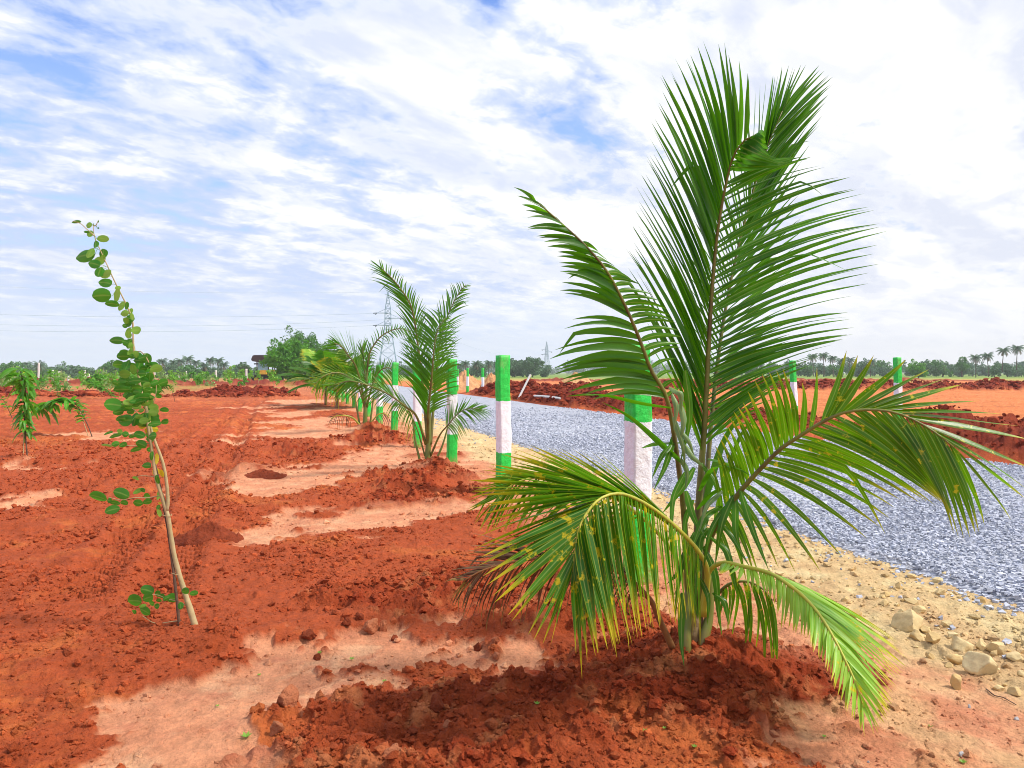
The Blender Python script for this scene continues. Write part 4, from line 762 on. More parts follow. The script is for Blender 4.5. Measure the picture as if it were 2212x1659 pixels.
    L2 = [(668,190,14,30,'r'),(640,255,36,20,'r'),(704,208,14,36,'y'),(698,298,22,30,'y'),(733,306,15,28,'y'),(705,345,17,30,'r'),(565,340,28,11,'l'),(313,463,56,33,'r'),(468,440,52,35,'r'),(390,488,17,17,'r'),(425,503,32,16,'r'),(410,548,46,28,'r'),(490,503,24,17,'r'),(585,422,35,15,'l'),(612,420,18,14,'r'),(640,460,25,22,'r'),(578,505,30,24,'r'),(640,497,31,20,'r'),(722,440,17,38,'l'),(718,568,17,28,'l'),(715,530,12,16,'r'),(640,1080,42,33,'r'),(555,1150,50,41,'r'),(645,1130,43,30,'r'),(670,1167,22,20,'r'),(623,1218,42,30,'r'),(710,1105,22,22,'r'),(738,1120,18,16,'r'),(705,1186,17,17,'r'),(720,1147,22,13,'r'),(768,1133,24,16,'r'),(806,1135,33,33,'r'),(860,1182,20,23,'r'),(893,1086,29,22,'r'),(950,1100,26,17,'r'),(555,1222,14,16,'r'),(610,1185,22,12,'l'),(660,150,20,16,'r'),(672,60,34,26,'r'),(725,505,10,8,'y')]
    for _ in range(80):
        zy = random.uniform(1010, 1480); zx = 560+(zy-1010)*.14+random.gauss(0, 62); L1.append((zx, zy, random.uniform(20, 42), random.uniform(14, 30), random.choice('rrrrl')))
    for _ in range(14):
        zy = random.uniform(480, 1000); L1.append((np.interp(zy, [480, 700, 1000], [385, 500, 545])+random.gauss(-8, 18), zy, random.uniform(12, 26), random.uniform(14, 26), random.choice('rl')))
    out = {'r': [], 'l': [], 'y': []}; pet = []
    for lst, fn in ((L1, B), (L2, A)):
        for (x, y, a, b_, k) in lst:
            dd = random.uniform(-.09, .09)*(1 if a*b_ > 300 else .4); c = at(*fn(x, y, dd)); j = np.argmin(np.sum((TW-c)**2*[1, .3, 1], 1)); q = TW[j]
            px = .3269/F*d; a_ = a*px; b2 = b_*px
            u = c-q; u[1] = 0; nn = np.linalg.norm(u)
            ax = np.array([math.copysign(1, u[0]), 0, 0.1]) if a_ >= b2 else np.array([0, 0, math.copysign(1, u[2] if abs(u[2]) > .3*nn else -1)])
            ax = nrm(ax*1.0+(u/nn*.35 if nn > 1e-4 else 0)); ln = max(a_, b2)*1.02; wd = min(a_, b2)*1.06
            ax = nrm(ax+np.array([0, random.uniform(-.45, .45), 0])); Z = nrm(np.cross(ax, [random.uniform(-.3, .3), 1.0, random.uniform(-.3, .3)]))
            s_ = np.linspace(-1, 1, 9)[:, None]; P = c+ax*ln*s_-np.array([0, 0, 1])*ln*.12*s_**2+np.array([0, random.uniform(-.2, .2), 0])*ln*s_**2
            prof = np.sqrt(np.clip(1-(np.linspace(-1, 1, 9)*.985)**2, 0, 1))
            out[k].append(blade(P, Z, wd, random.uniform(.05, .4), prof)); e = P[0]
            if np.linalg.norm(e-q) < .25: pet.append(tube(resample([q, (q+e)/2+[0, 0, .004], e], 5), .0012, 4))
    for k, nm, mt in (('r', 'leaves', 'rl'), ('l', 'young_leaves', 'rll'), ('y', 'yellow_leaves', 'rly')):
        V, Fq, uv = cat(out[k]); o = mesh(nm, V, Fq, M[mt], root, True, uv)
    [mesh('leaf_stalk', q[0], q[1], M['rll'], root, True) for q in pet[:95]]
    # the stake and its ties
    P = resample([at(*p) for p in (A(862,1400,-.02),A(840,1180,-.02),A(815,960,-.01),A(785,730,.01),A(750,520,.015),A(715,350,.015),A(690,240,.02))], 24)
    g = tube(P, np.linspace(.0085, .0065, 24)*(1+.1*np.sin(np.arange(24)*2.1)), 7); st = mesh('support_stake', g[0], g[1], M['twig'], None, True, origin=P[0]); tag(st, 'thin dark stake tied to the round-leaved sapling in the left foreground', 'stake')
    for (x, y) in ((830, 968), (770, 585)):
        c = at(*A(x, y)); th = np.linspace(0, 2*math.pi, 14); g = tube(np.stack([c[0]+.026*np.cos(th), c[1]+.018*np.sin(th), c[2]+.004*np.sin(2*th)], 1), .0018, 5, False); o = mesh('tie', g[0], g[1], M['bark'], None, True); o.data.transform(__import__('mathutils').Matrix.Translation(-Vector(P[0]))); o.parent = st
hero_sapling()
def lance_sapling(lab, pts, d, n, L, stem_r=.012, t0=.3, drop=.6, cat_='sapling', stake=True, dense=None):
    P3 = resample([at(x, y, d+(q[2] if len(q) > 2 else 0)) for q in pts for x, y in [q[:2]]], 40); b = P3[0]
    root = empty('lance_leaf_sapling', tuple(b), label=lab, cat=cat_); g = tube(P3, np.linspace(stem_r, stem_r*.3, 40), 7); mesh('stem', g[0], g[1], M['twig'], root, True)
    T = nrm(np.gradient(P3, axis=0)); parts = []
    for i in range(n):
        t = t0+(1-t0)*(i+random.random())/n; j = min(39, int(t*39)); az = random.uniform(0, 6.28); dr_ = np.array([math.cos(az), math.sin(az), 0]); dr_ = nrm(dr_+T[j]*.4+[0, 0, random.uniform(-.2, .35)])
        l = L*random.uniform(.6, 1.15)*(.55+.75*t); p = P3[j]+RNG.normal(0, .012, 3); s = np.linspace(0, 1, 6)[:, None]
        Q = p+dr_*l*s-np.array([0, 0, 1])*drop*l*s**2*random.uniform(.3, 1); parts.append(blade(Q, nrm(np.cross(dr_, [0, 0, 1])+RNG.normal(0, .35, 3)), l*random.uniform(.12, .17), .3, np.sin(np.pi*np.linspace(.03, .97, 6))**.8))
    V, Fq, uv = cat(parts); mesh('foliage', V, Fq, M['ll'], root, True, uv)
    if stake:
        a = b+[-.06, -.02, -.03]; e = P3[14]+[-.01, -.01, 0]; g = tube(resample([a, (a+e)/2, e], 8), .009, 6); st = mesh('support_stake', g[0], g[1], M['bark'], None, True, origin=a); tag(st, 'pale stake beside the '+lab[:60].split(' with')[0].replace('sapling', 'sapling'), 'stake')
lance_sapling('upright lance-leaved sapling with drooping tufts near the left edge', [(60,998),(55,940),(52,885),(55,840),(46,812),(44,796)], 12.0, 150, .22, t0=.28, drop=1.5)
lance_sapling('bent sapling with its leafy top arching over to the left', [(199,943),(188,915),(172,885),(158,868),(140,862),(118,868),(98,874),(84,884)], 16.7, 130, .30, t0=.25, stake=True)
lance_sapling('small sparse sapling at the very left edge of the field', [(26,902),(14,876),(2,858)], 23, 40, .15, t0=.35, stake=False)
lance_sapling('leafy bent sapling just right of the tall round-leaved one', [(378,868),(372,845),(362,832),(345,836),(330,842)], 35, 90, .28, t0=.35, stake=False)
lance_sapling('low bushy sapling left of the tall round-leaved one, by a soil ridge', [(252,862),(235,846),(215,836),(195,828)], 40, 150, .32, t0=.1, stake=False)
lance_sapling('dark upright sapling standing by a soil heap, left of the bent one', [(127,865),(122,840),(114,818),(106,800)], 38, 130, .26, t0=.1, stake=False)
def leafy(n, cen, rad, L, wr=.3):   # leaf tuft: n random leaf quads round cen
    c = RNG.normal(0, 1, (n, 3)); c = c/np.maximum(np.linalg.norm(c, axis=1, keepdims=True), 1e-6)*RNG.uniform(.25, 1, (n, 1))**.5*np.array(rad)+cen
    a = nrm(RNG.normal(0, 1, (n, 3))+[0, 0, -.2]); b = nrm(np.cross(a, RNG.normal(0, 1, (n, 3)))); l = (L*RNG.uniform(.6, 1.2, n))[:, None]
    V = np.stack([c-a*l*.5, c+b*l*wr, c+a*l*.5, c-b*l*wr], 1).reshape(-1, 3); return V, np.arange(4*n).reshape(n, 4)
M['nl'] = [leaf_mat('nursery_leaf', (.09,.30,.015), (.22,.50,.05), trans=.3, c_t=(.3,.65,.06), rib=0), leaf_mat('nursery_leaf_dark', (.04,.20,.012), (.12,.38,.03), trans=.3, c_t=(.2,.55,.04), rib=0), leaf_mat('nursery_leaf_pale', (.16,.32,.08), (.34,.48,.20), trans=.25, c_t=(.4,.65,.15), rib=0)]
def copy_tree(o, parent=None):
    c = o.copy(); COL.objects.link(c); c.parent = parent
    for ch in list(o.children): copy_tree(ch, c)
    return c
NUR = ['slender pale-stemmed nursery sapling in the far left field','dark bushy nursery sapling in the far left field','pale-leaved nursery sapling in the far left field','tall loose nursery sapling in the far left field','leaning green nursery sapling in the far left field']
def nursery():
    protos = []
    for k in range(5):
        H = (1.6, 1.3, 1.5, 2.0, 1.4)[k]; root = empty('nursery_sapling', (0, 0, 0)); lean = random.uniform(-.35, .35)*(2 if k == 4 else 1)
        P = resample([(0,0,-.05),(lean*.3,0,H*.35),(lean*.7,.05,H*.7),(lean,.05,H)], 10); g = tube(P, np.linspace(.022, .008, 10), 5); mesh('stem', g[0], g[1], M['bark'], root, True)
        parts = []
        for j in range(16): 
            t = random.uniform(.35, 1); p = P[int(t*9)]+np.array([random.gauss(0, .2), random.gauss(0, .2), random.gauss(0, .08)]); parts.append(leafy(13, p, (.17,.17,.14), .19, .34))
        V, Fq, _ = cat(parts); mesh('foliage', V, Fq, M['nl'][(0,1,2,0,1)[k]], root, False, np.zeros((len(V), 2))); protos.append(root)
    pts = []
    for i in range(150):
        d = random.uniform(46, 150)**1; x = random.uniform(-20, 610) if d > 60 else random.uniform(-20, 330)
        pts.append((x, d))
    pts += [(592,66),(598,70),(10,52),(30,60),(75,55),(60,50),(96,58),(150,50),(175,47),(290,56),(320,60),(430,62),(455,66),(500,70),(520,66)]
    for i, (x, d) in enumerate(pts):
        k = i % 5; r = protos[k] if i < 5 else copy_tree(protos[k]); X = (x-CX)/F*d; r.location = (X, d, gz(X, d)-.02); r.rotation_euler = (0, 0, random.uniform(0, 6.28)); s = random.uniform(.6, 1.0); r.scale = (s, s, s*random.uniform(.9, 1.15))
        tag(r, NUR[k], 'sapling', 'nursery saplings in the far left field, '+('slender','bushy','pale','tall','leaning')[k]+' kind')
nursery()
#@@FAR
M['tg'] = [leaf_mat('tree_leaf', (.04,.14,.03), (.10,.25,.05), trans=.2, c_t=(.15,.4,.04), rib=0, rough=.5), leaf_mat('tree_leaf_fresh', (.025,.13,.006), (.09,.32,.012), trans=.25, c_t=(.3,.65,.04), rib=0, rough=.5), leaf_mat('tree_leaf_far', (.08,.17,.09), (.15,.25,.13), trans=.12, c_t=(.1,.25,.1), rib=0, rough=.7), leaf_mat('tree_leaf_grey', (.14,.22,.19), (.22,.30,.22), trans=.12, c_t=(.1,.25,.1), rib=0, rough=.7)]  # far and grey leaf tones carry distance haze in their colour, paler and bluer
M['tbark'] = plain('tree_bark', (.14,.10,.07), (.08,.06,.045), .9, 3, .4)
def tree(lab, X, d, w, H, mt, n=1400, lf=.3, nb=9, group=None, cat_='tree', z0=None, low=.12, seed=0, name='broadleaf_tree'):
    rs = random.Random(seed+int(X*7)+int(d)); zb = gz(X, d) if z0 is None else z0; root = empty(name, (X, d, zb)); tag(root, lab, cat_, group)
    g = tube(resample([(X,d,zb-.1),(X+.05*w*rs.uniform(-1,1),d,zb+H*.3),(X+.05*w*rs.uniform(-1,1),d,zb+H*.65)], 8), np.linspace(.035*H+.02, .015*H, 8), 7); mesh('trunk', g[0], g[1], M['tbark'], root, True)
    parts = []; lim = []
    for k in range(nb):
        a = rs.uniform(0, 6.28); rr = rs.uniform(0, .36)*w; cz = H*(low+rs.uniform(.16, .70)); q = max(.18, 1-abs(cz/H-.5)*1.0); c = np.array([X+math.cos(a)*rr*q*1.1, d+math.sin(a)*rr*q, zb+cz]); rb = w*rs.uniform(.13, .24)
        parts.append(leafy(int(n/nb), c, (rb, rb, rb*.75), lf, .36))
        lim.append(tube(resample([(X, d, zb+H*.25), ((X+c[0])/2, (d+c[1])/2, zb+H*.25+(cz-H*.25)*.35), tuple(c)], 6), np.linspace(.014*H, .004*H, 6), 5))
        for j in range(4):
            o_ = nrm(np.array([rs.gauss(0, 1), rs.gauss(0, 1), rs.gauss(.3, .8)]))*rb*1.0; parts.append(leafy(int(n/nb/5), c+o_, (rb*.33,)*3, lf, .36))
    V, Fq, _ = cat(lim); mesh('limbs', V, Fq, M['tbark'], root, True)
    V, Fq, _ = cat(parts); mesh('crown', V, Fq, M['tg'][mt], root, False, np.zeros((len(V), 2))); return root
def dx(x, d): return (x-CX)/F*d
tree('round bright green tree behind the lush palm, left of the pylon', dx(630, 96), 96, 7.6, 6.0, 1, 12000, .3, 34, seed=3, low=.05)
tree('darker taller tree rising behind the round bright tree left of the pylon', dx(670, 103), 103, 8.6, 6.8, 0, 4500, .28, 16, seed=5, low=.08)
tree('round yellow-green bushy tree standing alone on the right horizon', dx(1984, 190), 190, 6.0, 4.9, 1, 2600, .35, 12, seed=8, low=.02)
tree('dark narrow knobbly tree between the round bush and the palms on the right', dx(2078, 240), 240, 5.5, 7.6, 0, 1500, .45, 9, seed=9, low=.1)
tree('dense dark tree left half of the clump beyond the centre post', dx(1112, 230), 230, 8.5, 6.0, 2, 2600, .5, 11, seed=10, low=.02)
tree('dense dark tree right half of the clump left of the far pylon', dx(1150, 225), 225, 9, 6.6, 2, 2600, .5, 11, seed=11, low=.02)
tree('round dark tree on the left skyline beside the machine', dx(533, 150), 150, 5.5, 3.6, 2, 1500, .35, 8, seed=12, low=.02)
protos = []
def wood(spots, lab, grp, mt, base_w, H):
    pr = [tree(lab, 0, 0, base_w, H, m_, 900, .55, 8, seed=30+i, z0=0, low=.0) for i, m_ in enumerate(mt)]
    for i, (x, d, s) in enumerate(spots):
        r = pr[i] if i < len(pr) else copy_tree(pr[i % len(pr)]); r.location = (dx(x, d), d, 0); r.scale = (s*random.uniform(.9, 1.4), s, s*random.uniform(.8, 1.15)); r.rotation_euler = (0, 0, random.uniform(0, 6.28)); tag(r, lab, 'tree', grp)
sp = [(x+random.uniform(-6, 6), random.uniform(235, 330), random.uniform(.7, 1.12)) for x in np.linspace(1560, 2290, 52)]
wood(sp, 'bushy green tree in the wood along the right horizon', 'trees of the wood along the right horizon', (2, 0, 3, 2), 8, 5.8)
sp = [(x+random.uniform(-6, 6), random.uniform(185, 260), random.uniform(.5, 1.0)) for x in np.linspace(-60, 560, 44)]
wood(sp, 'dark tree in the low line behind the nursery field on the left', 'trees behind the nursery field', (2, 0, 2), 8, 4.6)
sp = [(x+random.uniform(-6, 6), random.uniform(500, 640), random.uniform(.8, 1.25)) for x in np.linspace(700, 1620, 52)]
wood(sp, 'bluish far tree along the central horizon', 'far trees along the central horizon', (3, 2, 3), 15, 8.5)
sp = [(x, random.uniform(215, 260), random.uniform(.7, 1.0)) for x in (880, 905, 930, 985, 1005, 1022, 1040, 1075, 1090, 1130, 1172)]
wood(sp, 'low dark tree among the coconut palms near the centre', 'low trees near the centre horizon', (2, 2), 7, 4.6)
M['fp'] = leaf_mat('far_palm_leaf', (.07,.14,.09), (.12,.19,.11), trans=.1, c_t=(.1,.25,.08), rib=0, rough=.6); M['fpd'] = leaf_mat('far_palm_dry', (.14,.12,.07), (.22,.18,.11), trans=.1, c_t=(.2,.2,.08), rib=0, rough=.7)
def far_palm(seed, H=8.5):
    rs = random.Random(seed); root = empty('tall_coconut_palm', (0, 0, 0)); l = rs.uniform(-.6, .6); P = resample([(0,0,-.2),(l*.2,0,H*.4),(l,0,H)], 10); g = tube(P, np.linspace(.2, .12, 10), 6); mesh('trunk', g[0], g[1], M['tbark'], root, True)
    top = np.array([l, 0, H]); gr = []; dry = []
    for k in range(22):
        az = k*2.399; el = 1.25-1.9*k/22; L = rs.uniform(2.6, 3.3); p = top.copy(); e = el; PP = []
        for s in range(8): PP.append(p.copy()); p = p+np.array([math.cos(az)*math.cos(e), math.sin(az)*math.cos(e), math.sin(e)])*L/7; e -= .20
        PP = np.array(PP); T = nrm(np.gradient(PP, axis=0)); dst = gr if k < 17 else dry; rr = tube(PP, np.linspace(.06, .02, 8), 4, False); dst.append(rr)
        for i in np.linspace(1, 7, 17):
            j = int(min(i, 6)); p0 = PP[j]+(PP[j+1]-PP[j])*(min(i, 7)-j); 
            for sg in (-1, 1):
                sd_ = nrm(np.cross(T[j], [0, 0, 1.0]))*sg; ll = 1.0*math.sin(math.pi*(.2+.7*i/7)); q = p0+nrm(sd_*.8+T[j]*.5+np.array([0, 0, -.7]))*ll; w_ = T[j]*.075
                dst.append((np.array([p0-w_, p0+w_, q+w_*.3, q-w_*.3]), np.array([[0,1,2,3]])))
    V, Fq, _ = cat(gr); mesh('crown', V, Fq, M['fp'], root, False, np.zeros((len(V), 2))); V, Fq, _ = cat(dry); mesh('dry_fronds', V, Fq, M['fpd'], root, False, np.zeros((len(V), 2))); return root
fps = [far_palm(s) for s in (1, 2, 3)]
grp = {'L': ('coconut palms on the left skyline', [(352,777,200),(375,779,215),(392,776,200),(408,771,205),(425,779,215),(440,785,200),(456,774,205),(470,775,210),(484,784,200),(82,784,190),(58,783,240),(232,789,220),(255,785,215),(262,787,230),(160,791,240),(300,789,220)]),
 'C': ('coconut palms near the centre skyline', [(1005,781,230),(1030,781,220),(1055,781,225),(1073,783,230),(1183,790,260),(1225,788,300),(995,786,240)]),
 'R': ('coconut palms on the right skyline', [(1757,766,230),(1780,764,235),(1800,770,240),(1820,775,230),(1835,774,250),(1880,778,260),(2108,768,215),(2135,764,215),(2165,752,210),(2196,748,210),(2240,756,215),(1640,786,280),(1700,784,280)])}
LABP = {(2196,748): 'tallest coconut palm at the right edge of the skyline', (2165,752): 'tall coconut palm, second from the right edge of the skyline', (2135,764): 'coconut palm third from the right edge of the skyline', (2108,768): 'coconut palm right beside the dark knobbly tree', (82,784): 'lone coconut palm on the skyline above the upright left sapling', (1757,766): 'left of the two coconut palms on the skyline right of the upright frond', (1780,764): 'right of the two coconut palms on the skyline right of the upright frond', (1030,781): 'coconut palm on the skyline left of the centre post',(484,784): 'rightmost coconut palm of the row on the left skyline',(408,771): 'tallest coconut palm in the row on the left skyline'}
for i_, (x_, y_, d_) in enumerate([q for q in grp['L'][1] if q[0] > 340]):
    LABP.setdefault((x_, y_), 'coconut palm, %s from the left in the close row on the left skyline' % ['first','second','third','fourth','fifth','sixth','seventh','eighth','ninth'][i_])
ci = 0
for key, (gname, lst) in grp.items():
    for (x, yt, d) in lst:
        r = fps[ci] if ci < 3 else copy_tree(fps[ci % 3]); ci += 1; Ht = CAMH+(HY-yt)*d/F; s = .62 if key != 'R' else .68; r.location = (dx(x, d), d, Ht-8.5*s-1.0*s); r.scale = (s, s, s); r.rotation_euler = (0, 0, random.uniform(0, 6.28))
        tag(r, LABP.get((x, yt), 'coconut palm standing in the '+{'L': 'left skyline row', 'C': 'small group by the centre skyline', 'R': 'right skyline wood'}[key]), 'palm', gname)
# nursery posts
M['white'] = plain('weathered_white', (.74,.72,.70), (.60,.57,.54), .8, 10, .3)
npv = post_geo(5, .22, 1.7, 12, 2)
NPL = ['white stone post at the far left edge of the nursery','white stone post right of the upright left sapling','tallest white post in the nursery left group','white post just right of the tallest in the nursery','short white post above the bent sapling','white post between the bent and round-leaved saplings','white post immediately left of the round-leaved sapling','white post behind the upper right of the round-leaved sapling','stub of white post among nursery plants below the skyline palms','small white post under the tallest skyline palm on the left','white post under the rightmost skyline palms','white post standing alone left of the machine']
for i, (x, d, H) in enumerate([(58,140,1.6),(83,80,1.5),(113,115,1.8),(127,88,1.5),(147,84,1.0),(183,100,1.7),(192,98,1.2),(334,125,1.6),(386,140,1.2),(403,150,1.7),(467,100,1.7),(532,85,1.85)]):
    o = mesh('stone_post', npv[0], npv[1], M['white'], smooth=True); o.location = (dx(x, d), d, gz(dx(x, d), d)); o.scale = (1, 1, H/1.7); o.rotation_euler = (0, R(random.uniform(-2, 2)), random.random()); tag(o, NPL[i], 'post', 'white stone posts in the nursery field')
# pylons and wires
M['steel'] = plain('pylon_steel', (.22,.34,.44), (.18,.28,.38), .6, 2, 0)  # steel colour lightened to put distance haze into the paint
M['insul'] = plain('insulator', (.035,.07,.12), (.03,.05,.08), .5, 2, 0)
def pylon(X, d, H, lab, rz, sc=1.0, r=.11):
    root = empty('power_pylon', (X, d, 0), label=lab, cat='pylon'); 
    def wd(z): return np.interp(z/H, [0, .42, .62, .78, .93, 1], [.125, .058, .036, .034, .012, .004])*H
    zs = np.array([0, .14, .27, .38, .47, .55, .62, .68, .74, .80, .86, .93, 1])*H; parts = []
    cr = lambda z, i: np.array([wd(z)*(-1, 1, 1, -1)[i], wd(z)*(-1, -1, 1, 1)[i], z])
    for a, b in zip(zs[:-1], zs[1:]):
        for i in range(4):
            parts.append(bar(cr(a, i), cr(b, i), r*1.2)); j = (i+1) % 4
            parts.append(bar(cr(a, i), cr(b, j), r*.65)); parts.append(bar(cr(a, j), cr(b, i), r*.65)); parts.append(bar(cr(b, i), cr(b, j), r*.7))
    V, Fq, _ = cat(parts); c, s = math.cos(rz), math.sin(rz)
    rot = lambda V: np.stack([V[:, 0]*c-V[:, 1]*s+X, V[:, 0]*s+V[:, 1]*c+d, V[:, 2]], 1)
    mesh('lattice_tower', rot(V), Fq, M['steel'], root)
    tips = []
    for zf, sg, ln in ((.745, -1, .13), (.685, 1, .14), (.60, -1, .13)):
        z = zf*H; w0 = wd(z); tip = np.array([sg*ln*H, 0, z]); ps = [bar((sg*w0*0, -w0, z), tip, r*1.5), bar((0, w0, z), tip, r*1.5), bar((sg*w0, 0, z+.045*H), tip, r*.9), bar((-sg*w0, 0, z), tip, r*1.6)]
        V, Fq, _ = cat(ps); a = mesh('cross_arm', rot(V), Fq, M['steel'], root)
        e1 = tip+[sg*.045*H, 0, -.004*H]; e2 = tip+[-sg*.012*H+sg*.03*H, 0, -.022*H]; V, Fq, _ = cat([bar(tip, e1, r*2.2), bar(tip, e2, r*2.0)])
        o = mesh('insulators', rot(V)-np.array([X, d, 0]), Fq, M['insul'], None); o.parent = a; tips.append(rot(e1[None])[0])
    tips.append(rot(np.array([[0, 0, H]]))[0]); return tips
d1 = 362; t1 = pylon(dx(838, d1), d1, CAMH+(HY-630)/F*d1, 'steel lattice power pylon between the second and third palms', R(6), r=.095)
d2 = 900; t2 = pylon(dx(1181, d2), d2, CAMH+(HY-738)/F*d2, 'small far power pylon on the skyline right of the centre post', R(20), r=.17)
M['wire'] = plain('wire', (.42,.50,.62), None, .5, 2, 0)
for k, (tp, off, lab) in enumerate(((0,1.2,'second power line from the top'),(1,-3.0,'third power line from the top'),(2,-.5,'lowest power line'),(3,3.0,'uppermost faint power line'))):
    a = t1[tp]; b = a+np.array([-291-off*4, -112, 1.5+off]); t = np.linspace(0, 1, 60)[:, None]; P = a+(b-a)*t; P[:, 2] -= 4*6.0*(t*(1-t))[:, 0]
    g = tube(P, .055 if k < 3 else .03, 4); o = mesh('power_line', g[0], g[1], M['wire'], origin=a); tag(o, lab+' running left from the steel pylon across the sky', 'power line', 'power lines across the left sky')
a = t1[1]; b = t2[2]; t = np.linspace(0, 1, 50)[:, None]; P = a+(b-a)*t; P[:, 2] -= 4*9*(t*(1-t))[:, 0]; g = tube(P, .05, 4); tag(mesh('power_line', g[0], g[1], M['wire'], origin=a), 'faint power line running right from the near pylon to the far one', 'power line')
#@@THINGS
M['canopy'] = plain('dark_brown_sheet', (.060,.030,.032), (.04,.022,.024), .5, 2, .1); M['yel'] = plain('machine_yellow', (.80,.42,.02), (.62,.30,.02), .4, 3, .05); M['dk'] = plain('dark_metal', (.03,.025,.022), (.02,.02,.02), .5, 3, .1); M['glass'] = plain('cab_glass', (.25,.45,.58), (.35,.55,.66), .15, 2, 0); M['rub'] = plain('tyre_rubber', (.025,.023,.022), (.04,.03,.026), .9, 8, .3); M['wht'] = plain('white_paint_metal', (.75,.75,.74), (.65,.65,.62), .5, 4, .05)
def machine():
    d = 100; X = dx(576, d); k = d/F; root = empty('wheel_loader', (X, d, 0), label='yellow earth mover with dark brown roof, half hidden by the round green tree', cat='machine')
    P = np.array([(-1.75,2.60),(-1.62,2.35),(-1.0,2.25),(.9,2.25),(1.4,2.6),(1.4,3.15),(-1.35,3.15),(-1.55,3.05)])+[0, .55]; n = len(P)
    V = np.vstack([np.c_[P[:, 0], np.full(n, -.9), P[:, 1]], np.c_[P[:, 0], np.full(n, .9), P[:, 1]]])+[X, d, 0]
    q = [[i, (i+1) % n, n+(i+1) % n, n+i] for i in range(n)]; roof = mesh('roof', V, [np.array(q), np.array([list(range(n))]), np.array([list(range(n, 2*n))[::-1]])], M['canopy'], root)
    V, Fq, _ = cat([box((X-1.0, d-.8, 1.9), (.12,.12,1.9)), box((X-1.0, d+.8, 1.9), (.12,.12,1.9)), box((X+.5, d-.8, 1.9), (.12,.12,1.9)), box((X+.5, d+.8, 1.9), (.12,.12,1.9)), box((X-.25, d-.8, 1.55), (1.4,.1,.12)), box((X-1.12, d-.86, 2.55), (.5,.1,.16))]); mesh('cab_frame', V, Fq, M['dk'], root)
    V, Fq = box((X-.25, d-.74, 2.2), (1.3,.04,1.1)); mesh('window', V, Fq, M['glass'], root)
    V, Fq, _ = cat([box((X-.25, d, 1.2), (1.7,1.5,.6)), box((X-.2, d, .75), (3.4,.9,.4))]); mesh('chassis', V, Fq, M['dk'], root)
    V, Fq = box((X-.1, d-1.05, 1.45), (.95,.5,.55), 0, .75); mesh('hood', V, Fq, M['yel'], root)
    V, Fq, _ = cat([box((X+1.3, d, 1.35), (1.5,1.2,.8), 0, .85)]); mesh('engine_cover', V, Fq, M['yel'], root)
    for (wx, wy, wr) in ((-1.0,-.95,.55),(1.3,-.95,.62),(-1.0,.95,.55),(1.3,.95,.62)):
        g = tube(np.array([(X+wx, d+wy-.22, wr), (X+wx, d+wy+.22, wr)]), wr, 16); w_ = mesh('wheel', g[0], g[1], M['rub'], root); g = tube(np.array([(wx, wy-.25, wr), (wx, wy+.25, wr)]), wr*.45, 12); rm = mesh('rim', g[0], g[1], M['yel'], None); rm.parent = w_
machine()
def heap(name, lab, cat_, X, Y, w, H, col, seed, n=46, rough=.16, l=None):
    l = l or w; a = np.linspace(0, 2*math.pi, n*2, endpoint=False); r = np.linspace(0, 1, n); Rr, A = np.meshgrid(r, a, indexing='ij'); xx = (np.cos(A)*Rr*w/2).ravel(); yy = (np.sin(A)*Rr*l/2).ravel(); rr = Rr.ravel()
    f = rr*(1+.25*vn(np.cos(A.ravel())*1.5+seed, np.sin(A.ravel())*1.5, seed)); h = H*np.clip(1-f, 0, 1)**1.05*(1+.25*fbm(xx*2.2/w*3, yy*2.2/w*3, 4, seed))+rough*H*fbm(xx*9/w, yy*9/w, 5, seed+1, .65)*np.clip((1-f)*4, 0, 1)
    z0 = gz(X, Y); h = h-.03-.06*sst(rr, .85, 1); V = np.stack([xx+X, yy+Y, h+z0], 1); m2 = n*2; i = np.arange(n-1)[:, None]*m2; j = np.arange(m2)[None]; Fq = np.stack([i+j, i+m2+j, i+m2+(j+1) % m2, i+(j+1) % m2], -1).reshape(-1, 4)
    c = np.array(col)[None]*(1+.3*fbm(xx*6/w, yy*6/w, 3, seed+5))[:, None]; tag(mesh(name, V, Fq, M['soil'], None, True, col=np.clip(c, 0, 1), origin=(X, Y, z0)), lab, cat_)
heap('sand_heap', 'pale sandy rubble heap behind the red bank, left of the big palm', 'heap', dx(1243, 50), 50, 4.1, 1.5, (.56,.33,.15), 61)
heap('sand_heap', 'sandy heap behind the two thin far posts', 'heap', dx(1003, 62), 62, 3.4, 1.6, (.58,.31,.15), 62)
heap('sand_heap', 'small sandy heap just left of the centre post', 'heap', dx(1062, 62), 62, 2.4, 1.45, (.56,.30,.14), 63)
gx, gy = gd(450, 1160); heap('soil_heap', 'small dark red soil heap right of the tall sapling', 'heap', gx, gy, .66, .17, (.26,.050,.020), 64, l=.5, rough=.3)
gx, gy = gd(566, 1028); heap('soil_heap', 'low crumbly red soil heap on a pale patch', 'heap', gx, gy, .75, .10, (.25,.048,.02), 65, l=.5, rough=.5)
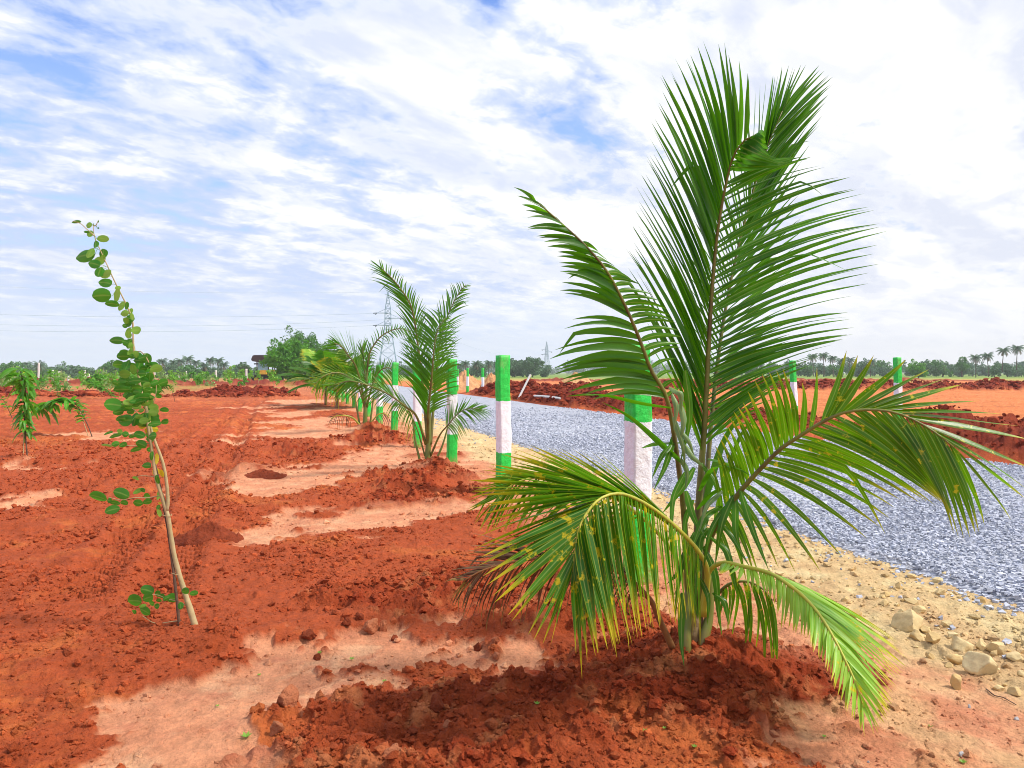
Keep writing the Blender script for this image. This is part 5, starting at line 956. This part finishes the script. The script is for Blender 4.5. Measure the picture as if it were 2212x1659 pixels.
# rubble on the sand heap
for i in range(5):
    pass
pb = hit(1119, 862); g = tube(np.array([pb-[0, 0, .05], at(1146, 809, pb[1]+.5)]), .055, 10); tag(mesh('leaning_pole', g[0], g[1], M['white'], origin=pb), 'whitish pole leaning to the right on the red soil bank', 'pole')
p0 = hit(1153, 861)+[0, 0, .10]; p1 = hit(1210, 867)+[0, 0, .10]; g = tube(resample([p0, (p0+p1)/2+[0,0,.02], p1], 6), .05, 4); tag(mesh('white_board', g[0], g[1], M['white'], origin=p0), 'flat white board lying at the foot of the red bank', 'board')
p0 = hit(1395, 893)+[0, 0, .04]; p1 = hit(1350, 896)+[0, 0, .04]; g = tube(np.array([p0, p1]), .045, 4); tag(mesh('white_board', g[0], g[1], M['white'], origin=p0), 'short pale board by the road edge behind the thick post', 'board')
def rock(name, lab, cat_, x, yb, w, hgt, mat, tint, seed, grp=None, sink=.25, rough=.16, col=None):
    X, d = gd(x, yb); d += w*d/F*.25; ww = w/F*d; hh = hgt/F*d; import bmesh
    bm = bmesh.new(); bmesh.ops.create_icosphere(bm, subdivisions=4, radius=1); V = np.array([v.co[:] for v in bm.verts]); Fa = np.array([[v.index for v in f.verts] for f in bm.faces]); bm.free()
    rs = np.random.default_rng(seed); 
    for _ in range(15):
        n_ = nrm(rs.normal(0, 1, 3)); dd = rs.uniform(.5, .86); k = V@n_; V = V-np.outer(np.clip(k-dd, 0, None), n_)
    V = V*(1+rough*fbm(V[:, 0]*2+seed, V[:, 1]*2+V[:, 2]*1.7, 4, seed, .6))[:, None]; V = V*[ww/2, ww/2*.8, hh*.62]; a = rs.uniform(-.5, .5); c, s = math.cos(a), math.sin(a); V = np.stack([V[:, 0]*c-V[:, 1]*s, V[:, 0]*s+V[:, 1]*c, V[:, 2]], 1)
    z0 = gz(X, d); o_ = np.array([X, d, z0+hh*.26]); 
    cc = np.tile(np.array(col)[None], (len(V), 1)) if col is not None else np.full((len(V), 3), tint); tag(mesh(name, V+o_, Fa, M[mat], None, True, col=cc, colname='soil' if col is not None else 'tint', origin=o_), lab, cat_, grp)
Z8 = lambda x, y: (1789+x*.281, 1192.8+y*.281)
RK = [(675,590,300,170,.7,'largest yellowish boulder beside the gravel road at the right'),(765,605,130,70,.4,'rounded stone leaning on the right side of the largest boulder'),(1045,740,205,130,.8,'pale stone with a grey face, right of the largest boulder'),(1235,930,290,200,.95,'big pale slab stone with a white top near the right edge'),(1005,1012,112,140,.2,'upright rusty stone standing alone in front of the others'),(690,660,115,90,.5,'pyramid shaped stone in front of the largest boulder'),(825,690,125,90,.3,'blocky stone with a dark face right of the pyramid one'),(1320,765,205,115,.6,'broad stone behind the white-topped slab'),(1000,810,150,85,.35,'brownish stone left of the white-topped slab'),(948,838,90,50,.3,'small flat stone below the brownish one'),(1185,745,85,100,.7,'narrow upright stone between two broad ones'),(1335,1020,105,65,.6,'small stone below the white-topped slab'),(1455,1055,110,65,.4,'flat stone at the right edge below the slab'),(790,775,80,55,.3,'small brown stone on the reddish soil'),(1450,830,150,70,.7,'low stone at the right edge level with the slab'),(715,445,145,60,.5,'low stone just behind the largest boulder'),(570,450,80,40,.7,'small pale stone at the left shoulder of the largest boulder'),(445,390,90,50,.4,'flat stone left of the largest boulder, in the sand'),(140,355,70,60,.4,'stone in the sand just above the lime frond'),(240,490,120,80,.1,'brown stone beside the yellow tips of the lime frond'),(1290,780,70,60,.3,'brown stone tucked behind the slab'),(1490,950,60,80,.9,'pale stone cut off at the right edge')]
for i, (x, y, w, h_, t, lab) in enumerate(RK):
    D_ = Z8(x, y); rock('rock', lab, 'rock', D_[0], D_[1], w*.281, h_*.281, 'rock', t, 70+i, 'rocks along the road edge at the lower right')
M['greyst'] = stone_mat('grey_pebble', (.30,.29,.31), (.50,.48,.47), sc=20)
for i, (x, y, w, h_, lab) in enumerate([(1033,1550,56,52,'round grey pebble at the bottom right'),(1455,1258,42,42,'round grey pebble near the right edge'),(1090,1167,30,32,'dark grey chip on the pale soil at right'),(310,1625,26,20,'tiny grey pebble at the bottom, under the lime frond')]):
    D_ = Z8(x, y); rock('pebble', lab, 'pebble', D_[0], D_[1], w*.281, h_*.281, 'greyst', .5, 170+i)
Z9 = lambda x, y: (488+x*.4118, 976+y*.4118)
CL = [(760,945,100,90,'big pale clod with a crack in the middle of the ground',1),(825,935,52,80,'tall pale clod right of the cracked one',1),(475,1068,46,40,'lone dark round clod on the pale soil',0),(880,980,46,36,'dark clod in front of the cracked pair',0),(695,905,52,50,'dark clod left of the cracked one',0),(632,940,60,45,'dark clod at the left end of the clod row',0),(320,1385,150,130,'large cracked lump at the left edge of the dark soil',1),(1105,1425,125,100,'largest dark lump in the front dark soil',0),(1325,1040,55,60,'round clod on the ring behind the mound',0),(265,1500,80,90,'lump below the large cracked one',1),(860,1659,130,80,'lump at the bottom edge of the picture',1),(435,1000,90,50,'flattish lump at the far edge of the pale patch',0),(975,1520,65,45,'rounded lump left of the palm mound',0),(540,1225,45,45,'knob of soil on the ridge behind the dark soil',1),(1480,1500,70,50,'lump near the foot of the palm mound',0),(1160,1500,60,55,'reddish lump between dark soil and mound',1)]
for i, (x, y, w, h_, lab, p) in enumerate(CL):
    D_ = Z9(x, y); rock('soil_lump', lab, 'soil lump', D_[0], D_[1], w*.4118, h_*.4118, 'soil', 0, 270+i, 'soil lumps in the foreground', rough=.3, col=((.27,.055,.022), (.50,.17,.08))[p])
def weeds():
    pr = None
    for i, (x, y) in enumerate([(532,1590),(690,1405),(640,1500),(760,1420),(830,1480),(560,1450),(1160,1560),(1500,1620),(1435,1585),(1395,1590),(2080,1640),(2010,1560),(470,1520),(905,1610),(1780,1590)]):
        X, d = gd(x, y)
        if pr is None:
            parts = [blade(np.array([(0,0,0)])+np.linspace(0, 1, 4)[:, None]*np.array([math.cos(a)*.016, math.sin(a)*.016, .010]), (-math.sin(a), math.cos(a), 0), .0045, .1, np.array([.4,1,.9,.1])) for a in np.arange(0, 6.2, 1.05)]
            V, Fq, uv = cat(parts); pr = mesh('seedling_weed', V, Fq, M['rll'], None, True, uv); o = pr
        else: o = pr.copy(); COL.objects.link(o)
        s = random.uniform(.5, 1.0)*(1.6 if i == 0 else 1); o.scale = (s, s, s); o.location = (X, d, gz(X, d)+.004); o.rotation_euler = (0, 0, random.uniform(0, 6)); tag(o, 'tiny green seedling weed on bare soil', 'weed', 'seedling weeds in the foreground')
    pr['label'] = 'largest of the tiny green weeds, on pale soil at the bottom left'
weeds()
gx = [at(*p) for p in ((2010+0, 1470, 3.3),)]
P = resample([np.array([*gd(x, y), gz(*gd(x, y))+.006]) for x, y in ((2130,1478),(2150,1492),(2165,1494),(2195,1512))], 12); g = tube(P, np.linspace(.0028, .0018, 12), 5); tag(mesh('dry_twig', g[0], g[1], M['twig'], origin=P[0]), 'thin dry twig lying on the pale soil at right', 'twig')

# ------------------------------------------------------------------ air
def haze():
    V, Fq = box((0, 520, 24), (2600, 1500, 52)); m = bpy.data.materials.new('haze'); m.use_nodes = True; nt = m.node_tree; nt.nodes.clear()
    o = nt.nodes.new('ShaderNodeOutputMaterial'); p = nt.nodes.new('ShaderNodeVolumePrincipled'); p.inputs['Density'].default_value = .00045; p.inputs['Color'].default_value = (.95, .98, 1, 1); nt.links.new(p.outputs[0], o.inputs['Volume'])
    tag(mesh('haze', V, Fq, m), 'pale thin haze in the air over the fields', 'haze', kind='stuff')
haze()
